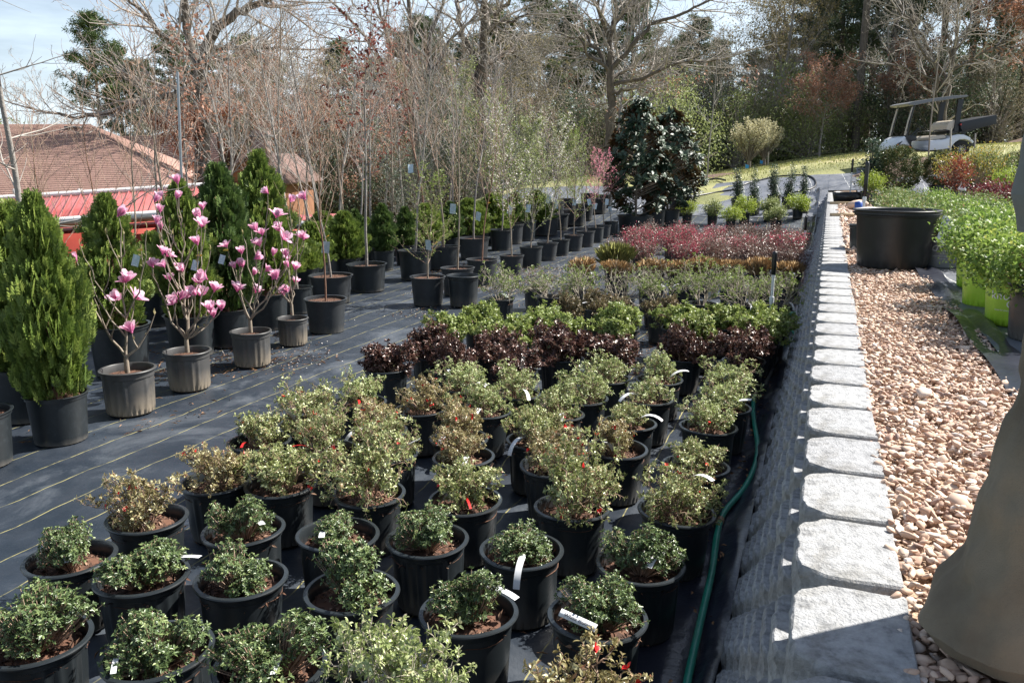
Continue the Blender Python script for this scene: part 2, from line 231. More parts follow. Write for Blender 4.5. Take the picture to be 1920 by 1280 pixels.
# ---------------------------------------------------------------- mesh building
class MB:
    def __init__(s): s.v=[]; s.f3=[]; s.f4=[]; s.t3=[]; s.t4=[]; s.n=0
    def add(s,v,f,tint=.5):
        v=np.asarray(v,np.float32).reshape(-1,3); f=np.asarray(f,np.int64)
        if len(f)==0: return
        k=f.shape[1]; t=np.broadcast_to(np.asarray(tint,np.float32),(len(f),))
        (s.f3 if k==3 else s.f4).append(f+s.n); (s.t3 if k==3 else s.t4).append(t); s.v.append(v); s.n+=len(v)
    def inst(s,tv,tf,M,pos,tint):
        """template tv,tf placed with matrices M (N,3,3) at pos (N,3)"""
        N=len(pos); v=np.einsum('nij,kj->nki',M,tv)+pos[:,None,:]
        f=(tf[None]+(np.arange(N)*len(tv))[:,None,None]).reshape(-1,tf.shape[1])
        s.add(v.reshape(-1,3),f,np.repeat(tint,len(tf)))
    def tubes(s,segs,n=3,tint=None):
        if not len(segs): return
        P=np.array([[*a,*b] for a,b,_,_ in segs]); r0=np.array([x[2] for x in segs]); r1=np.array([x[3] for x in segs])
        p,q=P[:,:3],P[:,3:]; d=q-p; d/=np.linalg.norm(d,axis=1,keepdims=True)+1e-9
        ref=np.where(np.abs(d[:,2:3])>.9,[[1.,0,0]],[[0,0,1.]]); u=np.cross(d,ref); u/=np.linalg.norm(u,axis=1,keepdims=True)+1e-9; w_=np.cross(d,u)
        an=np.arange(n)*2*math.pi/n; c,sn=np.cos(an),np.sin(an)
        ring=u[:,None]*c[None,:,None]+w_[:,None]*sn[None,:,None]
        v=np.concatenate([p[:,None]+ring*r0[:,None,None],q[:,None]+ring*r1[:,None,None]],1)
        i=np.arange(n); j=(i+1)%n; fq=np.stack([i,j,j+n,i+n],1)
        f=(fq[None]+(np.arange(len(p))*2*n)[:,None,None]).reshape(-1,4)
        s.add(v.reshape(-1,3),f,.5 if tint is None else np.repeat(tint,n))
    def leaves(s,pos,dr,L,W,tint,quad=False,nrm=None,fold=.25,droop=.15):
        """small leaves: pos,dr (N,3), L,W arrays; 5-vertex folded leaf or a 4-vertex one"""
        pos=np.asarray(pos,float); dr=np.asarray(dr,float); N=len(pos)
        if N==0: return
        d=dr/(np.linalg.norm(dr,axis=1,keepdims=True)+1e-9)
        if nrm is None: nrm=np.array([0,0,1.])+rng.normal(0,.45,(N,3))
        sd_=np.cross(d,nrm); sd_/=np.linalg.norm(sd_,axis=1,keepdims=True)+1e-9; up=np.cross(sd_,d)
        L=np.broadcast_to(L,(N,)); W=np.broadcast_to(W,(N,))
        M=np.stack([sd_*W[:,None],d*L[:,None],up*L[:,None]],2)
        if quad: tv=np.array([[0,0,0],[.5,.55,fold*.3],[0,1,-droop],[-.5,.55,fold*.3]]); tf=np.array([[0,1,2],[0,2,3]])
        else: tv=np.array([[0,0,0],[.5,.5,fold*.25],[0,.5,0.03],[-.5,.5,fold*.25],[0,1,-droop],[.36,.8,.02],[-.36,.8,.02]]); tf=np.array([[0,1,2],[0,2,3],[2,1,5],[2,5,4],[2,4,6],[2,6,3]])
        s.inst(tv,tf,M,pos,np.broadcast_to(tint,(N,)))
    def lathe(s,prof,n=32,off=(0,0,0),fn=None,closed=False,tint=.5):
        an=np.arange(n)*2*math.pi/n; v=[]
        for r,z in prof:
            rr=r*np.ones(n) if fn is None else fn(r,z,an)
            v.append(np.stack([rr*np.cos(an)+off[0],rr*np.sin(an)+off[1],np.full(n,z+off[2])],1))
        m=len(prof); i=np.arange(n); j=(i+1)%n
        f=np.concatenate([np.stack([k*n+i,k*n+j,(k+1)*n+j,(k+1)*n+i],1) for k in range(m-1)])
        s.add(np.concatenate(v),f,tint)
    def box(s,c,sz,rot=None,tint=.5):
        c=np.asarray(c,float); h=np.asarray(sz,float)/2
        v=np.array([[x,y,z] for x in(-1,1) for y in(-1,1) for z in(-1,1)])*h
        if rot is not None: v=v@np.array(rot).T
        s.add(v+c,[[0,1,3,2],[4,6,7,5],[0,4,5,1],[2,3,7,6],[0,2,6,4],[1,5,7,3]],tint)
    def tubepath(s,pts,r,n=8,caps=True):
        pts=np.asarray(pts,float); m=len(pts); r=np.broadcast_to(r,(m,))
        d=np.gradient(pts,axis=0); d/=np.linalg.norm(d,axis=1,keepdims=True)+1e-9
        u=np.cross(d[0],[0,0,1.]); 
        if np.linalg.norm(u)<1e-3: u=np.cross(d[0],[1.,0,0])
        V=[]; an=np.arange(n)*2*math.pi/n
        for k in range(m):
            u=u-d[k]*np.dot(u,d[k]); u/=np.linalg.norm(u)+1e-9; w_=np.cross(d[k],u)
            V.append(pts[k]+r[k]*(np.cos(an)[:,None]*u+np.sin(an)[:,None]*w_))
        i=np.arange(n); j=(i+1)%n
        f=np.concatenate([np.stack([k*n+i,k*n+j,(k+1)*n+j,(k+1)*n+i],1) for k in range(m-1)])
        V=np.concatenate(V); s.add(V,f)
        if caps:
            for k,o in ((0,0),(m-1,(m-1)*n)):
                s.add(np.vstack([pts[k:k+1],V[o:o+n]]),[[0,1+a,1+(a+1)%n] for a in range(n)])
    def mesh(s,name,mat,smooth=False):
        me=bpy.data.meshes.new(name); v=np.concatenate(s.v).astype(np.float32)
        f3=np.concatenate(s.f3) if s.f3 else np.zeros((0,3),int); f4=np.concatenate(s.f4) if s.f4 else np.zeros((0,4),int)
        me.vertices.add(len(v)); me.vertices.foreach_set('co',v.ravel())
        loops=np.concatenate([f3.ravel(),f4.ravel()]).astype(np.int32); me.loops.add(len(loops)); me.loops.foreach_set('vertex_index',loops)
        st=np.concatenate([np.arange(len(f3))*3,len(f3)*3+np.arange(len(f4))*4]).astype(np.int32)
        me.polygons.add(len(st)); me.polygons.foreach_set('loop_start',st)
        me.polygons.foreach_set('loop_total',np.concatenate([np.full(len(f3),3),np.full(len(f4),4)]).astype(np.int32))
        if smooth: me.polygons.foreach_set('use_smooth',np.ones(len(st),bool))
        me.update(calc_edges=True)
        at=me.attributes.new('tint','FLOAT','FACE'); at.data.foreach_set('value',np.concatenate([*(s.t3 or [np.zeros(0)]),*(s.t4 or [np.zeros(0)])]).astype(np.float32))
        me.materials.append(MAT[mat]); me.validate(); return me
def merge_smooth(me,deg=40):
    me.polygons.foreach_set('use_smooth',np.ones(len(me.polygons),bool))
    try: me.set_sharp_from_angle(angle=R_(deg))
    except Exception: pass
    return me
LK=sc.collection.objects.link
def obj(name,me,parent=None,loc=None,rotz=None,scale=None,rot=None):
    o=bpy.data.objects.new(name,me); LK(o)
    if parent is not None: o.parent=parent
    if loc is not None: o.location=loc
    if rot is not None: o.rotation_euler=rot
    elif rotz is not None: o.rotation_euler=(0,0,rotz)
    if scale is not None: o.scale=(scale,)*3 if isinstance(scale,(int,float)) else scale
    return o
def tag(o,label=None,cat=None,group=None,kind=None):
    if label: o['label']=label
    if cat: o['category']=cat
    if group: o['group']=group
    if kind: o['kind']=kind
    return o
def thing(name,label,cat,loc,rotz=0,group=None,scale=1,rot=None):
    o=bpy.data.objects.new(name,None); o.empty_display_size=.1; LK(o); o.location=loc; o.rotation_euler=rot if rot is not None else (0,0,rotz); o.scale=(scale,)*3
    return tag(o,label,cat,group)
ORD=['','second ','third ','fourth ','fifth ','sixth ','seventh ','eighth ','ninth ','tenth ','eleventh ','twelfth ','thirteenth ','fourteenth ','fifteenth ','sixteenth ','seventeenth ','eighteenth ','nineteenth ','twentieth ','twenty-first ','twenty-second ','twenty-third ','twenty-fourth ','twenty-fifth ']
def number(objs,tmpl):
    """labels by order in view: {o} becomes leftmost / second from the left / ... / rightmost"""
    objs=sorted(objs,key=lambda o:px_of(*o.location)); n=len(objs)
    for i,o in enumerate(objs):
        if n==1: w_='only one'
        elif i==0: w_='leftmost'
        elif i==n-1: w_='rightmost'
        elif i<(n+1)//2: w_=ORD[i]+'from the left'
        else: w_=ORD[n-1-i]+'from the right'
        t=tmpl(o) if callable(tmpl) else tmpl
        o['label']=t.replace('{o}',w_)

def rv(s=1.0): return Vector((random.gauss(0,s),random.gauss(0,s),random.gauss(0,s)))
def grow(SG,TP,p,d,L,r,lv,P):
    n=P['n'][lv]; st=L/n; ph=random.uniform(0,6.28); rr=r
    for i in range(n):
        d=(d+rv(P['wig'][lv])+Vector((0,0,P['up'][lv]))).normalized(); q=p+d*st
        r2=r*(1-(i+1)/n*(1-P['tap'][lv])); SG.append((tuple(p),tuple(q),rr,r2,lv)); rr=r2
        if lv+1<len(P['n']) and (i+1)/n>P['st'][lv]:
            c=P['ch'][lv]; c=int(c)+(random.random()<c-int(c))
            for k in range(c):
                ph+=2.4+random.uniform(-.5,.5); an=R_(P['ang'][lv]*random.uniform(.7,1.25))
                u=d.orthogonal().normalized(); u=Matrix.Rotation(ph,3,d)@u
                cd=(d*math.cos(an)+u*math.sin(an)).normalized()
                fr=1-P['fall'][lv]*((i+1)/n-P['st'][lv])/(1-P['st'][lv]+1e-6)
                grow(SG,TP,q,cd,L*P['rat'][lv]*fr*random.uniform(.7,1.2),max(rr*P['rr'][lv],P['rmin']),lv+1,P)
        p=q
    TP.append((tuple(p),tuple(d),lv))
def split(SG,levels): return [s[:4] for s in SG if s[4] in levels]
def unit(N): 
    v=rng.normal(0,1,(N,3)); return v/np.linalg.norm(v,axis=1,keepdims=True)
def rosettes(mb,tips,k,L,W,spread=1.0,tintf=None,quad=False,up=.35,along=0):
    """whorls of k leaves round shoot tips"""
    T=np.array([t[0] for t in tips]); Dv=np.array([t[1] for t in tips]); N=len(T)
    if N==0: return
    T=np.repeat(T,k,0); Dr=np.repeat(Dv,k,0)
    s=unit(N*k); s-=Dr*np.sum(s*Dr,1,keepdims=True); s/=np.linalg.norm(s,axis=1,keepdims=True)+1e-9
    dr=s*spread+Dr*(up+rng.uniform(-.2,.5,(N*k,1)))
    base=np.repeat(rng.uniform(0,1,N),k); tint=np.clip(base*.65+rng.uniform(0,.5,N*k)**1.2-.05,0,1) if tintf is None else tintf(base,N*k)
    pos=T-Dr*rng.uniform(0,1,(N*k,1))*along
    mb.leaves(pos,dr,L*rng.uniform(.6,1.25,N*k),W*rng.uniform(.7,1.2,N*k),tint,quad=quad,nrm=Dr+rng.normal(0,.25,(N*k,3)))

# ---------------------------------------------------------------- pots, soil, tags
def pot_mesh(name,mat,rt,rb,h,ribs=0,n=64,rim=.010,notch=False,band=.03,flare=0):
    mb=MB(); z0=h-band
    def rad(z): return rb+(rt*.955-rb)*z/h
    prof=[(0.001,.004),(rb*.92,.004),(rb,.012),(rad(.03*h/.25),.03*h/.25)]
    for u in (.2,.4,.6,.8): prof.append((rad(z0*u),z0*u))
    prof+=[(rad(z0),z0-.004),(rt*.985,z0),(rt*.985,h-.012),(rt+rim,h-.010),(rt+rim*1.25,h-.004),(rt+rim,h),(rt*.985,h+.001),(rt*.955,h-.006),(rt*.94,h-band),(rad(h*.6)*.97,h*.6),(0.001,h*.55)]
    def fn(r,z,an):
        rr=r*np.ones_like(an)
        if ribs and .02<z<z0-.002 and r>rb*.9:
            g=np.maximum(0,np.cos(an*ribs))**.5; g=np.where((np.sin(an*3+.5)>-.55),g,0); rr=rr+.0045*g*(1 if z<z0*.83 else .4)
        if notch and z<.035 and r>rb*.95: rr=rr-.006*(np.cos(an*26)>.2)
        return rr+.0015*np.sin(an*2+1)*(z/h)+.002*(z/h)*np.sin(an*3)
    mb.lathe(prof,n,fn=fn); me=mb.mesh(name,mat); return merge_smooth(me,35)
def soil_mesh(r,z,chips=90,seed=0):
    mb=MB(); n=28; rings=6; v=[[0,0,z+.012]]
    for k in range(1,rings+1):
        for i in range(n):
            a=i*2*math.pi/n; rr=r*k/rings; v.append([rr*math.cos(a),rr*math.sin(a),z+.012*(1-(k/rings)**2)+random.uniform(-.005,.005)])
    f=[[0,1+i,1+(i+1)%n] for i in range(n)]; q=[[1+(k-1)*n+i,1+k*n+i,1+k*n+(i+1)%n,1+(k-1)*n+(i+1)%n] for k in range(1,rings) for i in range(n)]
    mb.add(v,f,rng.uniform(.1,.5,len(f))); 
    v=np.array(v); mb.add(v,q,rng.uniform(.05,.55,len(q)))
    N=int(chips*2.2); rr=r*np.sqrt(rng.uniform(0,.95,N)); a=rng.uniform(0,6.28,N); pos=np.stack([rr*np.cos(a),rr*np.sin(a),z+.012*(1-(rr/r)**2)+rng.uniform(.001,.01,N)],1)
    d=unit(N); d[:,2]*=.35; mb.leaves(pos,d,rng.uniform(.008,.026,N)*(1+r),rng.uniform(.004,.011,N)*(1+r),rng.uniform(0,1,N)**1.3,quad=True)
    return mb.mesh('soil',  'bark_chip')
def strip_mesh(name,mat,L,W,arch=.5,n=7,th=.0006):
    mb=MB(); v=[]; 
    ang=1.2
    p=np.array([0.,0.]); pts=[]
    for k in range(n+1):
        pts.append(p.copy()); a=ang-arch*2.2*k/n; p=p+np.array([math.cos(a),math.sin(a)])*L/n
    for i,(x,z) in enumerate(pts):
        hw=W/2*(.35 if i<2 else 1); v+=[[x,-hw,z],[x,hw,z]]
    f=[[2*i,2*i+1,2*i+3,2*i+2] for i in range(n)]; mb.add(v,f)
    v2=np.array(v)+[0,0,th]; mb.add(v2,[g[::-1] for g in f]); return mb.mesh(name,mat,True)
POT3=[pot_mesh('nursery_pot','pot_black',.138,.115,.25,ribs=22,n=132),pot_mesh('nursery_pot_plain','pot_black',.138,.118,.25,notch=True,n=104)]
POT3g=pot_mesh('nursery_pot_grey','pot_charcoal',.138,.115,.25,ribs=22,n=88)
POTm=pot_mesh('ribbed_pot','pot_grey',.16,.142,.29,ribs=20,n=120,band=.045,notch=True)
POTt=pot_mesh('tree_pot','pot_charcoal',.5,.42,.82,ribs=0,n=104,notch=True,band=.08,rim=.022)   # unit-ish, scaled
POTs=pot_mesh('smooth_pot','pot_black',.5,.42,.86,n=80,band=.07,rim=.02,notch=True)
POTbig=pot_mesh('huge_pot','pot_smooth',.31,.262,.46,n=128,band=.05,rim=.014,notch=True)
SOIL3=[soil_mesh(.13,.2,110) for _ in range(3)]
SOILt=soil_mesh(.46,.74,260)
TAGS=[strip_mesh('tag','tag_white',.15,.024,a) for a in (.12,.35,.65)]; TAGR=strip_mesh('tag','tag_red',.12,.012,.5); TAGL=strip_mesh('tag','tag_white',.17,.022,.9)
def card(name,mat,w_,h_):
    mb=MB(); v=[[-w_/2+w_*i/4,.006*math.sin(i*1.1),-h_*j/4] for j in range(5) for i in range(5)]
    f=[[j*5+i,j*5+i+1,(j+1)*5+i+1,(j+1)*5+i] for j in range(4) for i in range(4)]; mb.add(v,f); mb.add(np.array(v)+[0,.0008,0],[g[::-1] for g in f]); return mb.mesh(name,mat,True)
CARDB=card('tag','tag_blue',.07,.12); CARDY=strip_mesh('tag','tag_yellow',.11,.016,.4)

# ---------------------------------------------------------------- shrub meshes
def az_low(seed):
    random.seed(seed); mb=MB(); st=MB(); tips=[]; SG=[]
    lumps=[(rr*math.cos(a),rr*math.sin(a),random.uniform(.02,.1)) for rr,a in [(random.uniform(.02,.105),random.uniform(0,6.28)) for _ in range(9)]]
    for i in range(420):
        lx,ly,lz=random.choice(lumps); th=random.uniform(0,6.28); el=random.uniform(-.1,1.5); r=random.uniform(.04,.075)
        d=Vector((math.cos(th)*math.cos(el),math.sin(th)*math.cos(el),math.sin(el))); p=Vector((lx,ly,.225+lz))+d*r
        if p.z<.215: continue
        tips.append((tuple(p),tuple((d+Vector((0,0,.5))).normalized()))); b=Vector((lx*.3,ly*.3,.2)); SG.append((tuple(b.lerp(p,.2)),tuple(p),.0022,.0012))
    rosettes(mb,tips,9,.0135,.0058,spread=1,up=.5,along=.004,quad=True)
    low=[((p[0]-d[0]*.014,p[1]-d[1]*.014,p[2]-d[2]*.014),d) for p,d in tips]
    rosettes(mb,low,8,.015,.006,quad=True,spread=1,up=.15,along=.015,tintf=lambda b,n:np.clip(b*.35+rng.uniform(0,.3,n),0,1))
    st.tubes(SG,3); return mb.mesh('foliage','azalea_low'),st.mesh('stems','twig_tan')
PM=dict(n=[3,3,3,2],wig=[.14,.26,.32,.34],up=[.04,.1,.14,.12],tap=[.8,.75,.7,.6],st=[.2,.2,.15,0],ch=[2,1.6,1.3,0],ang=[38,44,46,0],fall=[.3,.3,.3,0],rat=[.78,.7,.6,0],rr=[.75,.7,.7,.7],rmin=.0013)
def az_mid(seed,mat,H=.26,spread=.8,k=7,leafL=.024,stems=11,twig='twig_tan',flowers=0,drop=0,quad=False,ch=1.0):
    random.seed(seed); SG=[];TP=[]; P=dict(PM); P['ch']=[c*ch for c in PM['ch']]
    for i in range(stems):
        a=i*2.4+random.uniform(-.3,.3); sp=random.uniform(.15,spread)
        grow(SG,TP,Vector((.02*math.cos(a),.02*math.sin(a),.2)),Vector((math.cos(a)*sp,math.sin(a)*sp,1)).normalized(),H*.62*random.uniform(.7,1.15),.0038,0,P)
    st=MB(); st.tubes([s[:4] for s in SG],3); mb=MB()
    tips=[(p,d) for p,d,l in TP if random.random()>drop]
    rosettes(mb,tips,k,leafL,leafL*.42,along=.012,quad=quad)
    mid=[(tuple((Vector(s[0])+Vector(s[1]))/2),tuple((Vector(s[1])-Vector(s[0])).normalized())) for s in SG if s[4]>=2 and random.random()<.35*(1-drop)]
    rosettes(mb,mid,3,leafL*.8,leafL*.36,along=.01,quad=quad)
    out=[mb.mesh('foliage',mat),st.mesh('stems',twig)]
    if flowers:
        fb=MB(); ft=random.sample(tips,min(flowers,len(tips))); rosettes(fb,ft,5,.016,.012,up=.9); out.append(fb.mesh('flower_buds','tag_red'))
    return tuple(out)
LOW=[az_low(s) for s in range(8)]
MID=[az_mid(20+s,['azalea_mid','azalea_rust','azalea_mid','azalea_rust','azalea_rust','azalea_mid','azalea_mid'][s],stems=12,spread=.95,k=5,drop=.15,leafL=.0185,ch=.72,H=.215+.025*(s%3),flowers=[2,14,4,16,8,6,3][s%7]) for s in range(7)]
PALE=[az_mid(40+s,'azalea_pale',H=.25,spread=1.1,leafL=.018,stems=11,k=5,drop=.22,ch=.7) for s in range(4)]
LEG=[az_mid(50+s,'azalea_pale',H=.28,spread=1.2,k=7,leafL=.017,stems=10,drop=.2,ch=.75,twig='twig_pale') for s in range(2)]
BURG=[az_mid(60+s,'azalea_burg',H=.22,spread=.9,k=6,leafL=.023,stems=12,ch=.8) for s in range(4)]
GRN=[az_mid(70+s,'azalea_green',H=.235,spread=1.1,k=7,leafL=.028,stems=11,ch=.78) for s in range(4)]
BRN=[az_mid(80+s,'azalea_brown',H=.2,spread=.8,k=5,leafL=.02,stems=12,ch=.75) for s in range(3)]
BARE=[az_mid(90+s,'bud_green',H=.38,spread=1.4,k=4,leafL=.024,stems=9,twig='twig_pale',drop=.6+.15*(s%3),quad=True,ch=.66) for s in range(5)]
def tuft(seed,mat,H=.26):
    mb=MB(); N=1700; a=rng.uniform(0,6.28,N); sp=rng.uniform(0,1,N)**.6*.6; r0=rng.uniform(0,.07,N)
    pos=np.stack([r0*np.cos(a),r0*np.sin(a),np.full(N,.2)],1); d=np.stack([sp*np.cos(a),sp*np.sin(a),np.ones(N)],1)+rng.normal(0,.1,(N,3))
    mb.leaves(pos,d,H*rng.uniform(.6,1.05,N),.0045,rng.uniform(0,1,N),quad=True,droop=.12); return (mb.mesh('foliage',mat),)
TUFT=[tuft(s,'grass_tan') for s in range(3)]; TUFTL=tuft(9,'grass_lime',.36)
def cloud(mat,r,h,z0,N,L,W,twig='twig_tan',shape='dome',pink=None,quad=True,clump=60,jit=.05,stems=10):
    """leafy shrub: clumps of leaves spread through an uneven volume, on stems"""
    C=[]; 
    while len(C)<clump:
        x,y,z=random.uniform(-1,1),random.uniform(-1,1),random.uniform(0,1)
        if shape=='dome' and x*x+y*y+(z*2-1)**2*.9>1: continue
        if shape=='ball' and not .55<x*x+y*y+(2*z-1)**2<1: continue
        if shape=='col' and x*x+y*y>(1-.75*z**1.5)**2: continue
        C.append((x*r,y*r,z0+z*h))
    C=np.array(C); idx=rng.integers(0,len(C),N); pos=C[idx]+rng.normal(0,1,(N,3))*jit
    ct=rng.uniform(0,1,len(C)); d=unit(N)*.8+[0,0,.5]; tint=np.clip(ct[idx]*.55+rng.uniform(0,.5,N),0,1)
    mb=MB(); mb.leaves(pos,d,L*rng.uniform(.6,1.3,N),W*rng.uniform(.7,1.2,N),tint,quad=quad)
    st=MB(); SG=[]
    for i in range(len(C)):
        if i%max(1,len(C)//(stems*3))==0:
            p=Vector((random.uniform(-.02,.02),random.uniform(-.02,.02),z0-.06 if shape!='ball' else z0)); q=Vector(C[i]); m=p.lerp(q,.5)+Vector((0,0,.1*h)); SG+=[(tuple(p),tuple(m),.006,.004),(tuple(m),tuple(q),.004,.002)]
    st.tubes(SG,4); out=[mb.mesh('foliage',mat),st.mesh('stems',twig)]
    if pink:
        fb=MB(); k=pink; ii=rng.integers(0,len(C),k//14); ii=np.repeat(ii,14); top=C[ii]+rng.normal(0,1,(len(ii),3))*jit*.7+[0,0,jit*.6]
        fb.leaves(top,unit(len(ii))+[0,0,.5],L*1.2,W*.5,rng.uniform(0,1,len(ii)),quad=True); out.append(fb.mesh('flowers','loro_pink'))
    return tuple(out)
LORO=[cloud('loropetalum',.24,.27,.22,2300,.024,.014,pink=p_,clump=70) for p_ in (0,60,500,1100)]
LIME=[cloud('shrub_lime',.27,.36,.24,2000,.04,.02,clump=60,twig='twig_grey') for _ in range(2)]+[cloud('privet_leaf',.25,.33,.24,1800,.045,.025,clump=50)]
COLS=[cloud('shrub_dark',.1,.75,.22,1800,.035,.018,shape='col',clump=80,jit=.035,twig='twig_grey') for _ in range(2)]
ROSE=[cloud('rose_leaf',.24,.27,.2,3200,.026,.017,clump=110,jit=.04,quad=False,twig='bark_red') for _ in range(3)]
ROSED=[cloud('rose_dark',.28,.22,.2,2200,.032,.02,clump=70,jit=.05,twig='bark_red') for _ in range(3)]
BOX=[cloud('boxwood',.5,1.0,-.5,16000,.034,.022,shape='ball',clump=1200,jit=.025) for _ in range(2)]
MAPR=cloud('maple_red',.28,.5,.32,900,.06,.03,clump=50,jit=.06); MAPP=cloud('maple_purple',.4,.35,.22,1800,.05,.025,clump=70,jit=.05)
YEL=cloud('yellow_leaf',.38,.5,.35,900,.045,.02,clump=60,jit=.06); WILD=cloud('rose_dark',.42,.7,.3,2600,.05,.025,clump=60,jit=.06)
# ---------------------------------------------------------------- ground sheets
def sheet(name,a0,a1,t0,t1,da,dt,hf,mat,dz=0,kind='structure',mask=None,rough=0):
    A=np.arange(a0,a1+da*.5,da); T=np.arange(t0,t1+dt*.5,dt); AA,TT=np.meshgrid(A,T); X=AA*RX+TT*DX; Y=AA*RY+TT*DY
    Z=hf(X,Y)+dz
    if rough: Z=Z+rough*np.array([noise.noise(Vector((x*2.1,y*2.1,0)))+.5*noise.noise(Vector((x*6,y*6,3))) for x,y in zip(X.ravel(),Y.ravel())]).reshape(X.shape)
    n=len(A); i,j=np.meshgrid(np.arange(n-1),np.arange(len(T)-1)); k=(j*n+i).ravel()
    f=np.stack([k,k+1,k+n+1,k+n],1)
    if mask is not None: c=mask((X.ravel()[k]+X.ravel()[k+n+1])/2,(Y.ravel()[k]+Y.ravel()[k+n+1])/2); f=f[c]
    mb=MB(); mb.add(np.stack([X.ravel(),Y.ravel(),Z.ravel()],1),f); me=mb.mesh(name,mat,True)
    o=obj(name,me); return tag(o,kind=kind)
# far terrain as one great sheet
def hill_h(x,y):
    return terrain(x,y)-.035
g=sheet('grass_hill',-200,200,-60,420,2,2,lambda x,y:np.where((TA(x,y)[0]>.8)&(TA(x,y)[0]<20)&(y<22.6-.28*np.maximum(0,x-9.5)),terrain(x,y)-.35,np.where((TA(x,y)[1]<19)&(TA(x,y)[0]>-12.5),np.minimum(terrain(x,y),0)-.3,np.where((TA(x,y)[0]>-3.5)&(TA(x,y)[1]<24)&(TA(x,y)[0]<1.5),terrain(x,y)-.2,terrain(x,y)-.035))),'grass_ground')
sheet('yard_ground',-14,.05,-4,21,.16,.16,terrain,'yard_fabric',-.006,rough=.007)
sheet('slope_ground',-3.2,.05,20.9,25.9,.2,.2,terrain,'slope_fabric',.006,rough=.02)
sheet('slope_ground_left',-9.2,-3.2,20.9,25,.3,.3,terrain,'slope_fabric',.004,rough=.02)
sheet('gravel_bed',.15,.8,-3,24,.27,.25,lambda x,y:upper(x,y)-.012,'gravel_base')
sheet('slope_ground_end',-.0,.9,23.8,25.9,.15,.2,lambda x,y:np.maximum(terrain(x,y),.75),'slope_fabric',.012)
sheet('upper_ground',.72,22,-4,32,.25,.25,lambda x,y:upper(x,y)+.004,'slope_fabric',.004,rough=.012,mask=lambda x,y:y<24.6-.28*np.maximum(0,x-9.5))
sheet('fabric_edge',.64,.80,2.2,16,.04,.06,lambda x,y:upper(x,y)+.012+.02*np.sin(TA(x,y)[1]*3.1)**2+.018*np.sin(TA(x,y)[0]*55)*np.sin(TA(x,y)[1]*2.3+1),'edge_fabric')
# crumpled flap of fabric lying against the foot of the wall
def flap(x,y):
    a,t=TA(x,y); n_=np.array([noise.noise(Vector((p*9,q*2.2,1)))+.4*noise.noise(Vector((p*20,q*9,5))) for p,q in zip(a.ravel(),t.ravel())]).reshape(a.shape)
    e=S(a,-.31,-.22); return terrain(x,y)+.006+.05*e*(1+.35*np.sin(t*4.3)+.3*np.sin(t*9.1))+.022*n_*S(a,-.5,-.3)
o=sheet('fabric_flap',-.47,-.215,-1,24,.022,.05,flap,'edge_fabric')

# ---------------------------------------------------------------- block wall
wall=thing('retaining_wall','grey split-face concrete block wall running the length of the yard','wall',(0,0,0))
def block_mesh(seed):
    random.seed(seed); W=.301; Dp=.2; c=.063
    out=[]
    def seg(p,q,n): out.extend([(p[0]+(q[0]-p[0])*i/n,p[1]+(q[1]-p[1])*i/n) for i in range(n)])
    # (s along wall, q away from the front face)
    f0=.078; seg((-f0,0),(f0,0),8); seg((f0,0),(f0+.034,.012),3); seg((f0+.034,.012),(W/2-.006,c),4); seg((W/2-.006,c),(W/2-.012,Dp),3); seg((W/2-.012,Dp),(-W/2+.012,Dp),3); seg((-W/2+.012,Dp),(-W/2+.006,c),3); seg((-W/2+.006,c),(-f0-.034,.012),4); seg((-f0-.034,.012),(-f0,0),3)
    out=np.array(out); n=len(out); zs=[0,.018,.04,.06,.082,.094,.0985]; mb=MB(); V=[]
    for k,z in enumerate(zs):
        for (s_,q) in out:
            rough=1 if q<c+.01 else .12; am=.009 if k<5 else .005
            nn=noise.noise(Vector((s_*26+seed*7,q*26,z*30)))+.6*noise.noise(Vector((s_*70,q*70+seed,z*70)))
            ins=[.001,0,0,0,0,.0015,.006][k]; cx,cy=0,.11; dx,dy=s_-cx,q-cy; L=math.hypot(dx,dy)
            o_=(nn*am-.004)*rough-ins; V.append((s_+dx/L*o_,q+dy/L*o_,z+(.001*nn if k==6 else 0)))
    i=np.arange(n); j=(i+1)%n
    mb.add(V,np.concatenate([np.stack([k*n+i,k*n+j,(k+1)*n+j,(k+1)*n+i],1) for k in range(len(zs)-1)]))
    top=V[-n:]; inner=[((x)*.55,(y-.1)*.55+.1,.0988+random.uniform(-.0006,.0006)) for x,y,z in top]
    mb.add(top+inner,np.stack([i,j,n+j,n+i],1)); mb.add(inner+[(0,.1,.0985)],[[a,b,n] for a,b in zip(i,j)])
    me=mb.mesh('block','block'); return merge_smooth(me,32)
BL=[block_mesh(s) for s in range(10)]
cnt=0; rest=MB(); bp=[]
arrays=[]
for m_ in BL:
    v=np.zeros(len(m_.vertices)*3,np.float32); m_.vertices.foreach_get('co',v); v=v.reshape(-1,3)
    arrays.append((v,[tuple(p.vertices) for p in m_.polygons]))
rot_wall=math.pi/2-PHI      # local x along the wall
